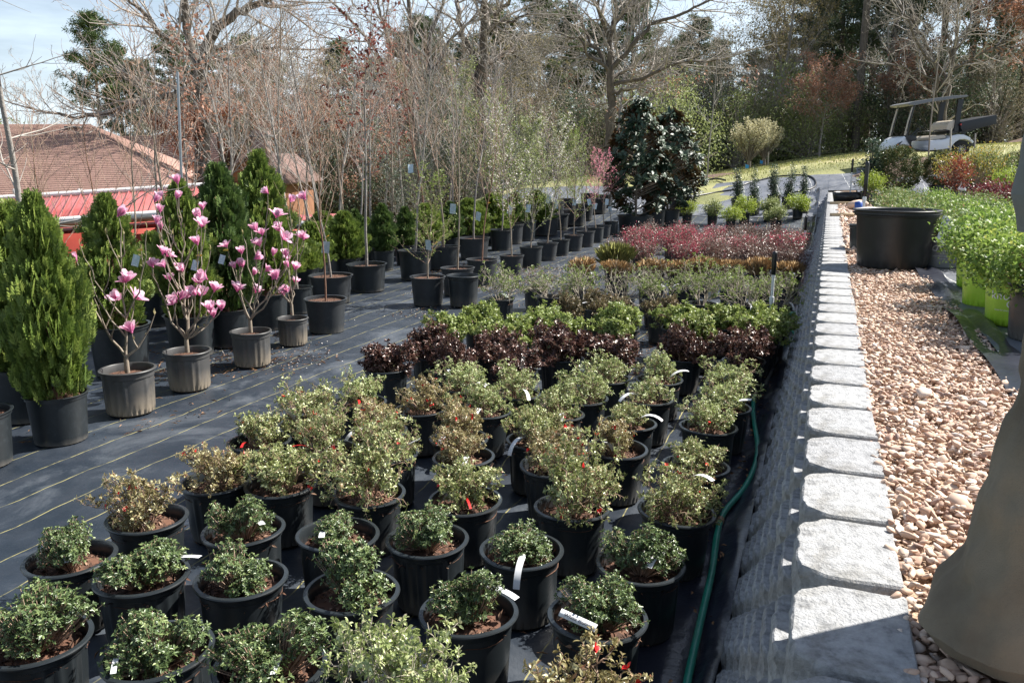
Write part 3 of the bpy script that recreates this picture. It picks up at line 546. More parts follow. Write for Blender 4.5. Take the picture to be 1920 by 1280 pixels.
for k in range(7,-1,-1):
    a_f=-.204+.0275*k; t=-.9-(.1525 if k%2 else 0)
    while t<24.2:
        t+=.305; r=random.Random(k*1000+int(t*50)); i=r.randrange(10)
        x,y=AT(a_f+r.uniform(-.003,.003),t+r.uniform(-.003,.003))
        z=.1*k+(float(terrain(x,y)) if False else 0)-.001
        rz=rot_wall+r.uniform(-.02,.02)
        if t>.5 and (k==7 and t<24 or t<9.4) and cnt<298:
            bp.append((t,k)); cnt+=1
            # mirror so that local +y goes away from the front (towards +R)
            o=obj('block',BL[i],wall,(x,y,z),scale=(1,-1,1)); o.rotation_euler=(0,0,rz)
        else:
            v,f=arrays[i]; c_,s_=math.cos(rz),math.sin(rz); v=v*[1,-1,1]
            vv=np.stack([v[:,0]*c_-v[:,1]*s_+x,v[:,0]*s_+v[:,1]*c_+y,v[:,2]+z],1)
            f4=np.array([q for q in f if len(q)==4]); f3=np.array([q for q in f if len(q)==3])
            b=rest.n; rest.add(vv,f4); rest.f3.append(f3+b); rest.t3.append(np.full(len(f3),.5,np.float32))
tag(obj('far_blocks',rest.mesh('far_blocks','block'),wall),kind='stuff')
# low stack of blocks and a paver at the far end of the wall
for j,(t,a,z) in enumerate([(24.6,.06,.8),(24.6,.06,.9),(24.6,.06,1.0)]):
    pass

# ---------------------------------------------------------------- gravel
def stone_tmpl(seed,sub):
    random.seed(seed)
    import bmesh
    bm=bmesh.new(); bmesh.ops.create_icosphere(bm,subdivisions=sub,radius=1)
    ax=[Vector((random.gauss(0,1),random.gauss(0,1),random.gauss(0,1))).normalized() for _ in range(8)]
    for v in bm.verts:
        p=v.co.copy()
        for n_ in ax:
            d=p.dot(n_)
            if d>.45: p-=n_*(d-.45)*.97
        v.co=p*(1+.1*noise.noise(p*1.5+Vector((seed,0,0))))
    bm.verts.ensure_lookup_table(); V=np.array([tuple(v.co) for v in bm.verts]); F=np.array([[v.index for v in f.verts] for f in bm.faces]); bm.free(); return V,F
T2=[stone_tmpl(s,2) for s in range(8)]; T1=[stone_tmpl(s,1) for s in range(8)]
def stones(mb,N,a0,a1,t0,t1,tm,size,zb,layers=1):
    a=rng.uniform(a0,a1,N); t=rng.uniform(t0,t1,N); X,Y=a*RX+t*DX,a*RY+t*DY
    s=size*np.exp(rng.normal(0,.36,N)); Z=upper(X,Y)+zb+rng.uniform(-.006,.016,N)
    th=rng.uniform(0,6.28,N); tl=rng.normal(0,.32,N); tl2=rng.normal(0,.32,N)
    el=rng.uniform(.62,1,N); fl=rng.uniform(.32,.6,N)
    c,sn=np.cos(th),np.sin(th); z0=np.zeros(N)
    Rz=np.stack([np.stack([c,-sn,z0],1),np.stack([sn,c,z0],1),np.stack([z0,z0,z0+1],1)],1)
    c,sn=np.cos(tl),np.sin(tl); Rx=np.stack([np.stack([z0+1,z0,z0],1),np.stack([z0,c,-sn],1),np.stack([z0,sn,c],1)],1)
    c,sn=np.cos(tl2),np.sin(tl2); Ry=np.stack([np.stack([c,z0,sn],1),np.stack([z0,z0+1,z0],1),np.stack([-sn,z0,c],1)],1)
    Sc=np.zeros((N,3,3)); Sc[:,0,0]=s; Sc[:,1,1]=s*el; Sc[:,2,2]=s*fl
    M=Rz@Rx@Ry@Sc; pos=np.stack([X,Y,Z],1); k=rng.integers(0,len(tm),N); tint=rng.beta(2.2,1.6,N)
    for q in range(len(tm)):
        m=k==q; mb.inst(tm[q][0],tm[q][1],M[m],pos[m],tint[m])
gv=MB()
stones(gv,3400,.17,.70,.5,3.2,T2,.0132,.003); stones(gv,3200,.17,.70,.5,3.2,T1,.0135,-.005); stones(gv,9500,.17,.72,3.2,7.5,T1,.0128,.0); stones(gv,4000,.17,.76,7.5,23,T1,.028,.0)
stones(gv,420,.135,.175,.5,7,T1,.012,-.012)
tag(obj('gravel',gv.mesh('gravel','stone_mix'),bpy.data.objects['gravel_bed']),kind='stuff')
SM=[]
for q in range(8):
    for tn in (.1,.4,.7,.95):
        mb=MB(); mb.add(T2[q][0],T2[q][1],tn); SM.append(merge_smooth(mb.mesh('stone','stone_mix'),50))
for i in range(280):
    a=random.uniform(.2,.68); t=random.uniform(.75,3.6)**1.0; x,y=AT(a,t); s=random.uniform(.013,.021)
    o=obj('stone',random.choice(SM),bpy.data.objects['gravel_bed'],(x,y,WALL_H-.02+.014),rot=(random.gauss(0,.3),random.gauss(0,.3),random.uniform(0,6.28)),scale=(s,s*random.uniform(.6,1),s*random.uniform(.32,.55)))
# ---------------------------------------------------------------- litter on the fabric
def scatter(name,N,mat,a0,a1,t0,t1,L,W,dens,z=.006,par=None,flat=.1):
    a=rng.uniform(a0,a1,N*4); t=t0+(t1-t0)*rng.uniform(0,1,N*4)**.8
    p=np.array([noise.noise(Vector((x*1.1,y*.9,2.7))) for x,y in zip(a,t)]); keep=(p+rng.normal(0,.12,len(p)))>dens; a=a[keep][:N]; t=t[keep][:N]
    X,Y=a*RX+t*DX,a*RY+t*DY; n=len(X); d=unit(n); d[:,2]*=flat; mb=MB()
    mb.leaves(np.stack([X,Y,terrain(X,Y)+z],1),d,L*rng.uniform(.5,1.3,n),W*rng.uniform(.6,1.2,n),rng.uniform(0,1,n),quad=True)
    tag(obj(name,mb.mesh(name,mat)),'scattered '+name.replace('_',' ')+' lying on the dark yard fabric','litter',kind='stuff')
scatter('pine_needles',5200,'litter',-5.5,-.3,1,12,.05,.0035,.12)
scatter('dry_leaves',1100,'litter',-5.5,-.2,1,14,.022,.013,.05)
scatter('fallen_petals',2600,'petal_litter',-5.2,-2.6,5,13,.012,.009,.02)
scatter('dry_leaves_by_wall',420,'litter',-.45,-.2,1,12,.03,.012,-.2,z=.03)
# ---------------------------------------------------------------- potted shrubs of the front yard
def plant3(name,label,P,plant,group,h=None,pot=None,s=1.0,tags=1,rz=None,soil=True,ps=1.0,tagkind=None,cat='potted plant'):
    rz=random.uniform(0,6.28) if rz is None else rz
    x,y=P[0],P[1]; z=float(terrain(x,y)) if len(P)<3 else P[2]
    r=thing(name,label,cat,(x,y,z),rz,group,s); r.rotation_euler=(random.gauss(0,.018),random.gauss(0,.018),rz)
    pot=pot or random.choice(POT3); obj('pot',pot,r)
    if soil: obj('soil',random.choice(SOIL3),r)
    q=[ps*random.uniform(.86,1.16) for _ in range(3)]; tl=(random.gauss(0,.06),random.gauss(0,.06),0)
    for me in plant: obj(me.name.split('.')[0],me,r,rot=tl,scale=q,loc=(.2*q[0]*-tl[1],.2*q[1]*tl[0],.2*(1-q[2])))
    if tags:
        a=random.uniform(-2.4,-.4)-rz; m=tagkind or random.choice(TAGS)
        obj('tag',m,r,(.075*math.cos(a),.075*math.sin(a),.255+random.uniform(0,.02)),rot=(random.gauss(0,.25),random.uniform(.1,.7),a+random.gauss(0,.6)))
    return r
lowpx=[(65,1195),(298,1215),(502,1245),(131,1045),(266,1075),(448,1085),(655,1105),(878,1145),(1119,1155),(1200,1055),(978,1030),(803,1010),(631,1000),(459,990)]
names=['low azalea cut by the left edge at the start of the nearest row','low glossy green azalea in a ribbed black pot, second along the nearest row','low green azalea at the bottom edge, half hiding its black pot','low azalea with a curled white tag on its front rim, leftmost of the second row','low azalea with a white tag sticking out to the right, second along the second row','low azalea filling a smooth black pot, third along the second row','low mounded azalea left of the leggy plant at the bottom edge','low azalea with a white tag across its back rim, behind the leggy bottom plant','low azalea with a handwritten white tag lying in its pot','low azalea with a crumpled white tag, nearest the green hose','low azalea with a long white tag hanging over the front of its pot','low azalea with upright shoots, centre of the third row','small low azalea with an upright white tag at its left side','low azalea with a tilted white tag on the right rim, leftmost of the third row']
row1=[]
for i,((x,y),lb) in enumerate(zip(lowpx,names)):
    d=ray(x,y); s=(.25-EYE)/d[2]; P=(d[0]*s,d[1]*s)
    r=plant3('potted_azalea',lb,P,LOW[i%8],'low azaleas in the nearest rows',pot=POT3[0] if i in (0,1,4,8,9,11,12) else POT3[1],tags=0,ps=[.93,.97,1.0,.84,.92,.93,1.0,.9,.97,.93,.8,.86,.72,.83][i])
    row1.append(r)
def place_tag(r,me,px,py,dirpx,tilt=.3,s=1,h=.27):
    """tag on plant r: starts over pixel (px,py) at height h, points towards pixel dirpx"""
    P=[Vector((ray(*q)[0],ray(*q)[1],ray(*q)[2])) for q in ((px,py),dirpx)]
    A=[Vector((0,0,EYE))+v*((h-EYE)/v.z) for v in P]; d=A[1]-A[0]
    o=obj('tag',me); o.parent=r; 
    M=Matrix.Translation(A[0])@Matrix.Rotation(math.atan2(d.y,d.x),4,'Z')@Matrix.Rotation(tilt,4,'Y')@Matrix.Scale(s,4)
    rw=Matrix.Translation(r.location)@r.rotation_euler.to_matrix().to_4x4()@Matrix.Scale(r.scale[0],4)
    o.matrix_parent_inverse=Matrix.Identity(4); o.matrix_basis=rw.inverted()@M; return o
place_tag(row1[3],TAGS[2],112,1028,(138,1070),.55); place_tag(row1[4],TAGS[0],322,1045,(350,1050),.9,.8); place_tag(row1[10],TAGL,985,1040,(958,1095),.75); place_tag(row1[13],TAGS[0],476,970,(500,1005),.9,.9)
place_tag(row1[12],TAGS[0],607,990,(602,1030),.9,.85); place_tag(row1[7],TAGS[1],900,1100,(950,1120),.8); place_tag(row1[9],TAGS[2],1250,1040,(1215,1070),.5); place_tag(row1[2],TAGS[1],530,1225,(520,1250),.8,.7); place_tag(row1[1],TAGS[1],222,1225,(212,1260),.9,.6)
def text_mesh(txt,size,mat,shear=0,ext=.0003,spacing=1):
    c=bpy.data.curves.new('lettering','FONT'); c.body=txt; c.size=size; c.shear=shear; c.align_x='CENTER'; c.align_y='CENTER'; c.extrude=ext; c.resolution_u=3; c.space_character=spacing
    o=bpy.data.objects.new('lettering',c); LK(o); dg=bpy.context.evaluated_depsgraph_get(); me=bpy.data.meshes.new_from_object(o.evaluated_get(dg)); bpy.data.objects.remove(o); bpy.data.curves.remove(c)
    me.name='lettering'; me.materials.clear(); me.materials.append(MAT[mat]); return me
# flat hand-lettered tag in the ninth pot
mb=MB(); mb.add([[x,y,.0] for x in(-.06,.06) for y in(-.0115,.0115)]+[[x,y,-.0008] for x in(-.06,.06) for y in(-.0115,.0115)],[[0,2,3,1],[4,5,7,6],[0,4,6,2],[1,3,7,5]]); TAGF=mb.mesh('tag','tag_white')
def flat_tag(r,p0,p1,h,txt):
    A=[Vector((0,0,EYE))+Vector(ray(*q))*((hh-EYE)/ray(*q)[2]) for q,hh in ((p0,h),(p1,h-.01))]; d=(A[1]-A[0]); c=(A[0]+A[1])/2
    X=d.normalized(); Z=(Vector((0,0,EYE))-c).normalized()+Vector((0,0,.4)); Y=Z.cross(X).normalized(); Z=X.cross(Y)
    M=Matrix.Translation(c)@Matrix((X,Y,Z)).transposed().to_4x4()
    rw=Matrix.Translation(r.location)@r.rotation_euler.to_matrix().to_4x4()@Matrix.Scale(r.scale[0],4)
    o=obj('tag',TAGF,r); o.matrix_basis=rw.inverted()@M
    t=obj('lettering',text_mesh(txt,.0165,'ink',shear=.1),o,(0.004,-.001,.0012))
flat_tag(row1[8],(1040,1142),(1128,1182),.315,'White Gumpo')

lead=plant3('potted_azalea','tall leggy azalea with pale twigs at the bottom edge of the view',(-.31,1.74),LEG[0],None,tags=0)
plant3('potted_azalea','leggy azalea of which only the top shoots show, bottom edge left corner',(-1.42,1.66),MID[1],None,tags=0)
plant3('potted_azalea','leggy azalea of which only the top shoots show, bottom edge near the hose',(.17,1.68),MID[4],None,tags=0)
midpx=[(272,970),(407,900),(526,905),(690,920),(872,935),(1070,950),(1265,955)]
ml=['rusty green azalea with red buds and a white tag on its soil','wispy azalea with red buds behind the leftmost tall azalea','full azalea over a smooth black pot third in the first tall row','broad green azalea in the middle of the first tall row','airy azalea over bare soil and a red ribbon on the rim','upright azalea with a red ribbon tag in light brown mulch','azalea nearest the wall in the first tall row']
for i,(p,lb) in enumerate(zip(midpx,ml)):
    d=ray(*p); s=(.25-EYE)/d[2]
    r=plant3('potted_azalea',lb,(d[0]*s,d[1]*s),MID[[1,4,0,2,0,2,5][i]],'tall azaleas behind the low ones',tags=0,ps=[.85,.88,.92,1.0,.88,1.0,.92][i],pot=POT3[1] if i!=1 else POT3[0])
    if i==5: place_tag(r,TAGR,1055,925,(1052,965),1.2,1.1,.3)
    if i==4: place_tag(r,TAGR,870,930,(885,950),.9,.8,.28)
    if i==0: place_tag(r,TAGS[0],270,955,(262,985),.6,.8,.26)
    if i==6: place_tag(r,TAGS[2],1290,900,(1330,915),.3,.9,.36)
rows={}
def rowfill(key,pts,prot,grp,lab,tags=.5,s=1.0,ps=(.9,1.1),pot=None,name='potted_azalea',soil=True,flag=None):
    L=[]
    for i,(a,t) in enumerate(pts):
        a+=random.gauss(0,.02); t+=random.gauss(0,.02); x,y=AT(a,t)
        r=plant3(name,'x',(x,y),prot[(i*3+len(pts))%len(prot)] if len(prot)>1 else prot[0],grp,tags=random.random()<tags,tagkind=random.choice(flag) if flag else None,s=s*random.uniform(.97,1.03),ps=random.uniform(*ps),pot=(pot[i%len(pot)] if pot else None),soil=soil)
        L.append(r)
    number(L,lab); rows[key]=L
C6=[-2.38,-2.0,-1.62,-1.23,-.85,-.46]
TG=TAGS+[TAGL,TAGR]
rowfill('m2',[(a,3.0+.08*i+(.02 if i else .1)) for i,a in enumerate([-2.5,-2.12,-1.85,-1.47,-1.05])]+[(-.47,3.5)],MID,'tall azaleas behind the low ones','bronze and green azalea, {o} in the second tall row',.95,flag=TG,ps=(.72,.95))
rowfill('m3',[(a,3.42+.05*i) for i,a in enumerate([-2.42,-2.03,-1.62,-1.25,-.87])],MID,'tall azaleas behind the low ones','twiggy olive azalea, {o} in the third tall row',.95,flag=TG,ps=(.72,.95))
rowfill('m4',[(a,3.85+.05*i) for i,a in enumerate([-2.4,-2.03,-1.65,-1.28,-.9,-.5])],PALE[:3]+MID[:2],'tall azaleas behind the low ones','pale olive azalea, {o} in the fourth tall row',.95,flag=TG,ps=(.72,.95))
rowfill('m5',[(a,4.3+.05*i) for i,a in enumerate([-2.0,-1.62,-1.24,-.86,-.48])],PALE,'tall azaleas behind the low ones','loose grey-green azalea, {o} in the row before the burgundy plants',.95,flag=TAGS+[TAGL],ps=(.72,.95))
rowfill('m6',[(-1.22,4.85),(-.86,4.95),(-.5,5.05)],PALE,'tall azaleas behind the low ones','thin pale azalea, {o} before the burgundy plants near the wall',.5,ps=(.72,.95))
rowfill('b1',[(-2.62,4.6),(-2.2,4.72),(-1.82,4.8)],BURG,'burgundy azaleas','dark burgundy azalea in black pot, {o} of the nearer burgundy row',.8,flag=TAGS,ps=(1,1.1))
rowfill('b2',[(-2.5,5.03),(-2.08,5.2),(-1.66,5.3),(-1.3,5.36),(-.88,5.62),(-.45,5.68)],BURG,'burgundy azaleas','dark burgundy azalea in black pot, {o} of the farther burgundy row',.6,flag=TAGS,ps=(1.05,1.2))
rowfill('g1',[(-2.62,5.55),(-2.22,5.7),(-1.84,5.85),(-1.42,6.0),(-.85,6.25),(-.42,6.3)],GRN,'bright green azaleas','bright green azalea, {o} of the nearer green row',.3,ps=(.95,1.1))
rowfill('g2',[(-2.5,6.0),(-2.06,6.1),(-1.5,6.35),(-1.08,6.6),(-.74,6.8),(-.4,6.75)],GRN,'bright green azaleas','bright green azalea, {o} of the farther green row',.3,ps=(.95,1.1))
rowfill('br',[(-2.05,6.8),(-1.72,7.0),(-1.3,7.2),(-1.9,7.3)],BRN,'brownish small-leaved azaleas','brownish small-leaved azalea, {o} behind the green azaleas',.5,flag=TAGS)
rowfill('x1',[(-2.98,7.5),(-2.55,7.75),(-2.2,7.75),(-1.83,7.8),(-1.45,7.9),(-1.05,7.9),(-.7,8.0),(-.38,8.05)],BARE,'bare shrubs with opening buds','nearly bare shrub with pale twigs, {o} of the nearer bare row',.7,flag=[TAGL,TAGS[0]],ps=(.95,1.2),s=1.02)
rowfill('x2',[(-2.9,8.4),(-2.5,8.5),(-1.7,8.7),(-1.3,8.8),(-.9,8.9),(-.5,9.0)],BARE,'bare shrubs with opening buds','nearly bare shrub with pale twigs, {o} of the farther bare row',.6,flag=[TAGL,TAGS[0]],ps=(.6,.8))
rowfill('gr',[(-2.68,9.5),(-2.3,9.6),(-1.95,9.85),(-1.64,9.95),(-1.31,10.1),(-1.0,10.15),(-.7,10.2),(-.38,10.25)],TUFT,'tan clumps of dormant grass','tan clump of dormant grass in black pot, {o} of its row',.25,name='potted_grass',flag=[TAGL],ps=(.9,1.1))
rowfill('gl',[(-2.42,10.1)],[TUFTL],None,'taller yellow-green grass clump behind the tan clumps at the left end',0,name='potted_grass')
for q,(t,cols) in enumerate([(11.3,[-2.7,-2.3,-1.75,-1.35,-.85,-.42]),(12.4,[-2.6,-2.05,-1.6,-1.1,-.5]),(13.3,[-2.75,-2.3,-1.85,-1.35,-.9,-.45]),(14.6,[-2.9,-2.3,-1.8,-1.3,-.85,-.42])]):
    rowfill('l%d'%q,[(a,t+.06*i) for i,a in enumerate(cols)],[LORO[0],LORO[1],LORO[2],LORO[0],LORO[0],LORO[3],LORO[1]] if q!=1 else [LORO[2],LORO[0],LORO[3]],'red-leaved shrubs','purple-red small-leaved shrub, {o} of the %s red row'%['nearest','second','third','farthest'][q],.6,name='potted_shrub',s=1.02,pot=[POT3[0],POT3g],flag=[TAGL])
def pxrow(key,pts,prot,grp,lab,s,name='potted_shrub',up=False,ps=(1,1),tags=0,pot=None,soil=True):
    L=[]
    for i,(x,y) in enumerate(pts):
        P=G(x,y,0,up); P.z=float((upper if up else terrain)(P.x,P.y))
        L.append(plant3(name,'x',P,prot[i%len(prot)],grp,s=s*random.uniform(.95,1.05),tags=tags,ps=random.uniform(*ps),pot=pot,soil=soil))
    number(L,lab); rows[key]=L; return L
pxrow('yg',[(1288,418),(1335,420),(1395,418),(1440,414),(1495,410),(1370,430),(1455,432)],[LIME[0],LIME[2],LIME[0],LIME[2],LIME[1]],'lime shrubs beyond the red ones','lime green shrub in black pot, {o} beyond the red shrubs',.92)
pxrow('col',[(1382,396),(1412,402),(1450,388),(1477,392),(1505,398)],COLS,'narrow columnar evergreens','narrow grey-green columnar evergreen, {o} on the slope',1.15,ps=(.9,1.1))
# ---------------------------------------------------------------- the four pink magnolias
def skeleton_to(base,targets,trunk=.10,r0=.011,lean=.0):
    """stems growing from base to every target, joining where they pass close to one another"""
    nodes=[(Vector(base),r0),(Vector(base)+Vector((0,0,trunk)),r0)]; SG=[(tuple(nodes[0][0]),tuple(nodes[1][0]),r0*1.15,r0)]
    for T in sorted(targets,key=lambda v:-v.z):
        best=None
        for p,r in nodes[1:]:
            d=T-p
            if d.z<.06: continue
            hor=math.hypot(d.x,d.y); c=d.length+max(0,hor/d.z-.45)*2.5+ (p-nodes[1][0]).length*.35
            if best is None or c<best[0]: best=(c,p,r)
        if best is None: best=(0,nodes[1][0],r0)
        p,r=best[1],min(best[2],r0*.75)
        n=max(3,int((T-p).length/.07)); out=(T-p); out.z*=.35; ctrl=p+Vector((out.x*.75,out.y*.75,(T-p).z*.38)); prev=p; pr=max(r*.85,.0035); last=[]
        for k in range(1,n+1):
            u=k/n; q=p*(1-u)**2+ctrl*2*u*(1-u)+T*u*u
            if k<n: q=q+rv(.007)
            rr=max(pr*.0+max(r*.85,.0035)*(1-u)+.0022*u,.002); SG.append((tuple(prev),tuple(q),pr,rr)); nodes.append((q,rr)); prev=q; pr=rr
    return SG,nodes
def magnolia_flower(seed,open_=.5):
    random.seed(seed); mb=MB(); N=8
    for i in range(N):
        inner=i%2; az=i*2*math.pi/N+random.uniform(-.25,.25); o=open_*(.55 if inner else 1)*random.uniform(.7,1.35); L=.072*random.uniform(.85,1.1); Wd=.036*random.uniform(.85,1.1); n=6; V=[];
        p=Vector((.004,0,0)); th=1.35-o*.3
        for k in range(n+1):
            u=k/n; hw=Wd*.68*[.25,.55,.85,1,.98,.8,.4][k]
            a=th+ (.55*(u-.25)*-1*o*1.5 if u>.45 else .25*u)
            V.append([(p.x,-hw,p.z),(p.x-.006*math.sin(u*3),0,p.z),(p.x,hw,p.z)]); p=p+Vector((math.cos(a)*L/n*(1+o),0,math.sin(a)*L/n))
        V=np.array(V).reshape(-1,3); c,s=math.cos(az),math.sin(az); V=np.stack([V[:,0]*c-V[:,1]*s,V[:,0]*s+V[:,1]*c,V[:,2]],1)
        F=[];T=[]
        for k in range(n):
            for j in (0,1): F.append([k*3+j,k*3+j+1,k*3+j+4,k*3+j+3]); T.append(min(1,max(0,(.05+.95*(k/n)) if inner else .0+.6*k/n+random.uniform(-.05,.1))))
        mb.add(V,F,np.array(T))
    mb.lathe([(.001,-.012),(.006,-.008),(.008,0),(.004,.008)],6,tint=0)
    return mb.mesh('flower','petal_pink',True)
MF=[magnolia_flower(s,o) for s,o in ((1,.4),(2,.6),(3,.2),(4,.8),(5,.05),(6,.5))]
def magnolia(label,base,potscale,flo,extra,Z):
    P=G(*base); P.x*=(P.y+.15)/P.y; P.y+=.15; P.z=0
    r=thing('magnolia_shrub',label,'potted plant',P,0,'pink magnolias in the row along the yard'); 
    obj('pot',POTm,r,rotz=random.uniform(0,6),scale=potscale); obj('soil',SOILt,r,scale=.325*potscale)
    T=[]
    for (x,y) in flo: T.append(atY(x,y,P.y+random.uniform(-.14,.14))-P)
    E=[atY(x,y,P.y+random.uniform(-.12,.12))-P for x,y in extra]
    SG,nodes=skeleton_to((0,0,.26),T+E,r0=.014)
    st=MB(); st.tubes([s for s in SG],6); 
    for q,_ in random.sample(nodes[2:],min(len(nodes)-2,40)):   # fat furry buds along the stems
        pass
    obj('stems',st.mesh('stems','bark_young',True),r)
    b=MB(); q=random.sample(nodes[2:],min(len(nodes)-2,46)); d=[unit(1)[0]*.6+[0,0,1] for _ in q]; b.leaves([tuple(x[0]) for x in q],d,.03,.012,rng.uniform(0,1,len(q))); b.leaves([tuple(v) for v in E],[(0,0,1)]*len(E),.045,.016,.5)
    obj('buds',b.mesh('buds','olive_leaf'),r)
    for v in T:
        o=obj('flower',random.choice(MF),r,v,rot=(random.gauss(0,.4),random.gauss(0,.4),random.uniform(0,6.28)),scale=random.uniform(.66,.98))
    return r,P
m1,P1=magnolia('pink magnolia with few flowers, nearest of the row behind the big thuja',(248,785),1.0,[(143,488),(236,528),(218,560),(252,560),(236,530),(247,622),(222,404)],[(175,555),(150,400+60),(200,440),(265,470),(232,440),(290,590),(205,500),(170,520),(275,430),(212,600)],0)
m2,P2=magnolia('pink magnolia with the most flowers, second of the row',(358,738),.95,[(333,343),(298,373),(290,377),(331,372),(300,397),(380,392),(293,418),(303,428),(370,458),(305,476),(283,497),(335,505),(342,508),(318,525),(308,500),(352,550),(380,520),(388,523),(372,530),(330,565),(338,560),(325,570),(360,555),(366,552),(377,555),(402,545),(400,593),(415,580),(395,583),(345,561),(378,425),(372,410),(287,500),(312,480)],[(325,440),(300,450),(346,430),(395,470),(385,430),(318,420),(355,480)],0)
m3,P3=magnolia('pink magnolia covered with pale pink flowers, third of the row',(475,692),.95,[(502,362),(520,405),(518,407),(572,373),(545,378),(480,432),(492,440),(486,460),(425,463),(530,448),(523,432),(453,475),(455,500),(440,502),(449,498),(478,485),(512,478),(535,480),(498,508),(475,515),(518,522),(511,523),(479,548),(450,543),(553,505),(445,545),(540,500),(569,448)],[(470,420),(505,395),(455,440),(540,415)],0)
m4,P4=magnolia('small pink magnolia on one crooked stem, fourth of the row',(551,652),.82,[(532,553),(540,500-12),(538,545),(570,448),(553,530),(514,522),(535,478)],[(560,350),(548,420)],0)
for r,P,(x,y) in ((m1,P1,(257,478)),(m2,P2,(368,488)),(m3,P3,(418,478))):
    obj('tag',CARDB,r,atY(x,y,P.y)-P,rot=(0,.3,.2),scale=.6); obj('tag',CARDY,r,atY(x,y-8,P.y-.02)-P,rot=(1.2,.2,0),scale=.8)

# ---------------------------------------------------------------- conifers in pots
def thuja(seed,h,r,mat,loose=1.0,N=1500,lean=0):
    random.seed(seed); mb=MB(); pos=[];dr=[];nr=[];ll=[]
    u=rng.uniform(0,1,N)**.85; z=u*h; rad=r*np.interp(u,[0,.12,.45,.8,1],[.55,.9,1,.55,.05])*(1+.16*np.sin(u*23+seed)); az=rng.uniform(0,6.28,N)
    q=rng.uniform(.4,1.1,N); base=np.stack([rad*q*np.cos(az),rad*q*np.sin(az),z*.97+.02],1)
    base[:,:2]*=(1+.14*np.sin(az*3+u*9+seed))[:,None]
    out=np.stack([np.cos(az),np.sin(az),np.full(N,.0)],1); upd=np.array([0,0,1.])
    d0=out*(.5*loose)+upd*(1.0)+rng.normal(0,.22,(N,3)); d0/=np.linalg.norm(d0,axis=1,keepdims=True)
    nrm=np.cross(d0,upd+rng.normal(0,.3,(N,3))); side=np.cross(d0,np.cross(d0,out)+rng.normal(0,.5,(N,3))); side/=np.linalg.norm(side,axis=1,keepdims=True)
    ct=rng.uniform(0,1,N); s=(.07+.035*(1-u))*rng.uniform(.5,1.6,N)*loose
    for k,(t,sg) in enumerate([(0,0),(.15,1),(.15,-1),(.35,1),(.35,-1),(.55,1),(.55,-1),(.78,1),(.78,-1)]):
        p=base+d0*(s*t)[:,None]; d=d0 if sg==0 else d0*.75+side*sg*.75
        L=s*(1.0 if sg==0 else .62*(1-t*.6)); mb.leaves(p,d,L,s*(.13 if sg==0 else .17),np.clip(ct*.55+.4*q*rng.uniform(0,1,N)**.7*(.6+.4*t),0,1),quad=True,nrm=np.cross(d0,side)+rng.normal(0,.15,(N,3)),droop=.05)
    st=MB(); st.tubes([((0,0,-.1),(0,0,h*.5),.02,.012),((0,0,h*.5),(0,0,h*.93),.012,.004)],6)
    core=[]; 
    for i in range(50):
        z=random.uniform(.02,h*.9); a=random.uniform(0,6.28); rr=r*.6*(1-z/h*.8); core.append(((0,0,z),(rr*math.cos(a),rr*math.sin(a),z+rr*.7),.005,.002))
    st.tubes(core,3)
    return (mb.mesh('foliage',mat),st.mesh('stems','bark_red'))
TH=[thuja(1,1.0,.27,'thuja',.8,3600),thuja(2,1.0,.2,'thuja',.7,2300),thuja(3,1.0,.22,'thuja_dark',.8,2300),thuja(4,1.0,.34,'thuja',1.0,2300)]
def conifer(label,base,toppx,pr,k,wide=1.0,pot=POTs,name='potted_thuja',zb=None,grp='conifers in black pots',cat='conifer'):
    P=G(*base); P.x*=(P.y+pr)/P.y; P.y+=pr; P.z=float(terrain(P.x,P.y)); d=pr*2; ph=.86*d*.95; top=atY(base[0],toppx,P.y).z-P.z
    r=thing(name,label,cat,P,random.uniform(0,6.28),grp); obj('pot',pot,r,scale=d); obj('soil',SOILt,r,scale=(d,d,d*1.02))
    H=top-ph*.86; 
    for me in TH[k]: obj(me.name.split('.')[0],me,r,(0,0,ph*.85),scale=(H*wide,H*wide,H))
    return r
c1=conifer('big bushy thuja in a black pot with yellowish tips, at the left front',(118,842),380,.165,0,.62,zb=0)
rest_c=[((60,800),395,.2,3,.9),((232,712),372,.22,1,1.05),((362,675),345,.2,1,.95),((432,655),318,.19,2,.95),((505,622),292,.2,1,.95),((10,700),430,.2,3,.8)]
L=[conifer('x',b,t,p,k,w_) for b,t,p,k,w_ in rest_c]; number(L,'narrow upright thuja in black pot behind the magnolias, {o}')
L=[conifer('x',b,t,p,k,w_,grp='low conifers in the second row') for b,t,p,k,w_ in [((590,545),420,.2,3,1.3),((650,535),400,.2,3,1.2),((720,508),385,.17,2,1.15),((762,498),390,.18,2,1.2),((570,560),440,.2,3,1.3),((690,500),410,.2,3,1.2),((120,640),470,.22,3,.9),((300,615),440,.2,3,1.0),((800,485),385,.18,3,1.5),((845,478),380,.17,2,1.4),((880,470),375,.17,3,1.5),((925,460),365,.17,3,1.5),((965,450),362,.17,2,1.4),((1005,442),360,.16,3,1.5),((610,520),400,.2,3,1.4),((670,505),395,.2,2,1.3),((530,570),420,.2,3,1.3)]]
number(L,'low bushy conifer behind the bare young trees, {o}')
conifer('thuja cut off by the left edge with only its branch tips and pot showing',(-30,892),640,.17,0,.6)

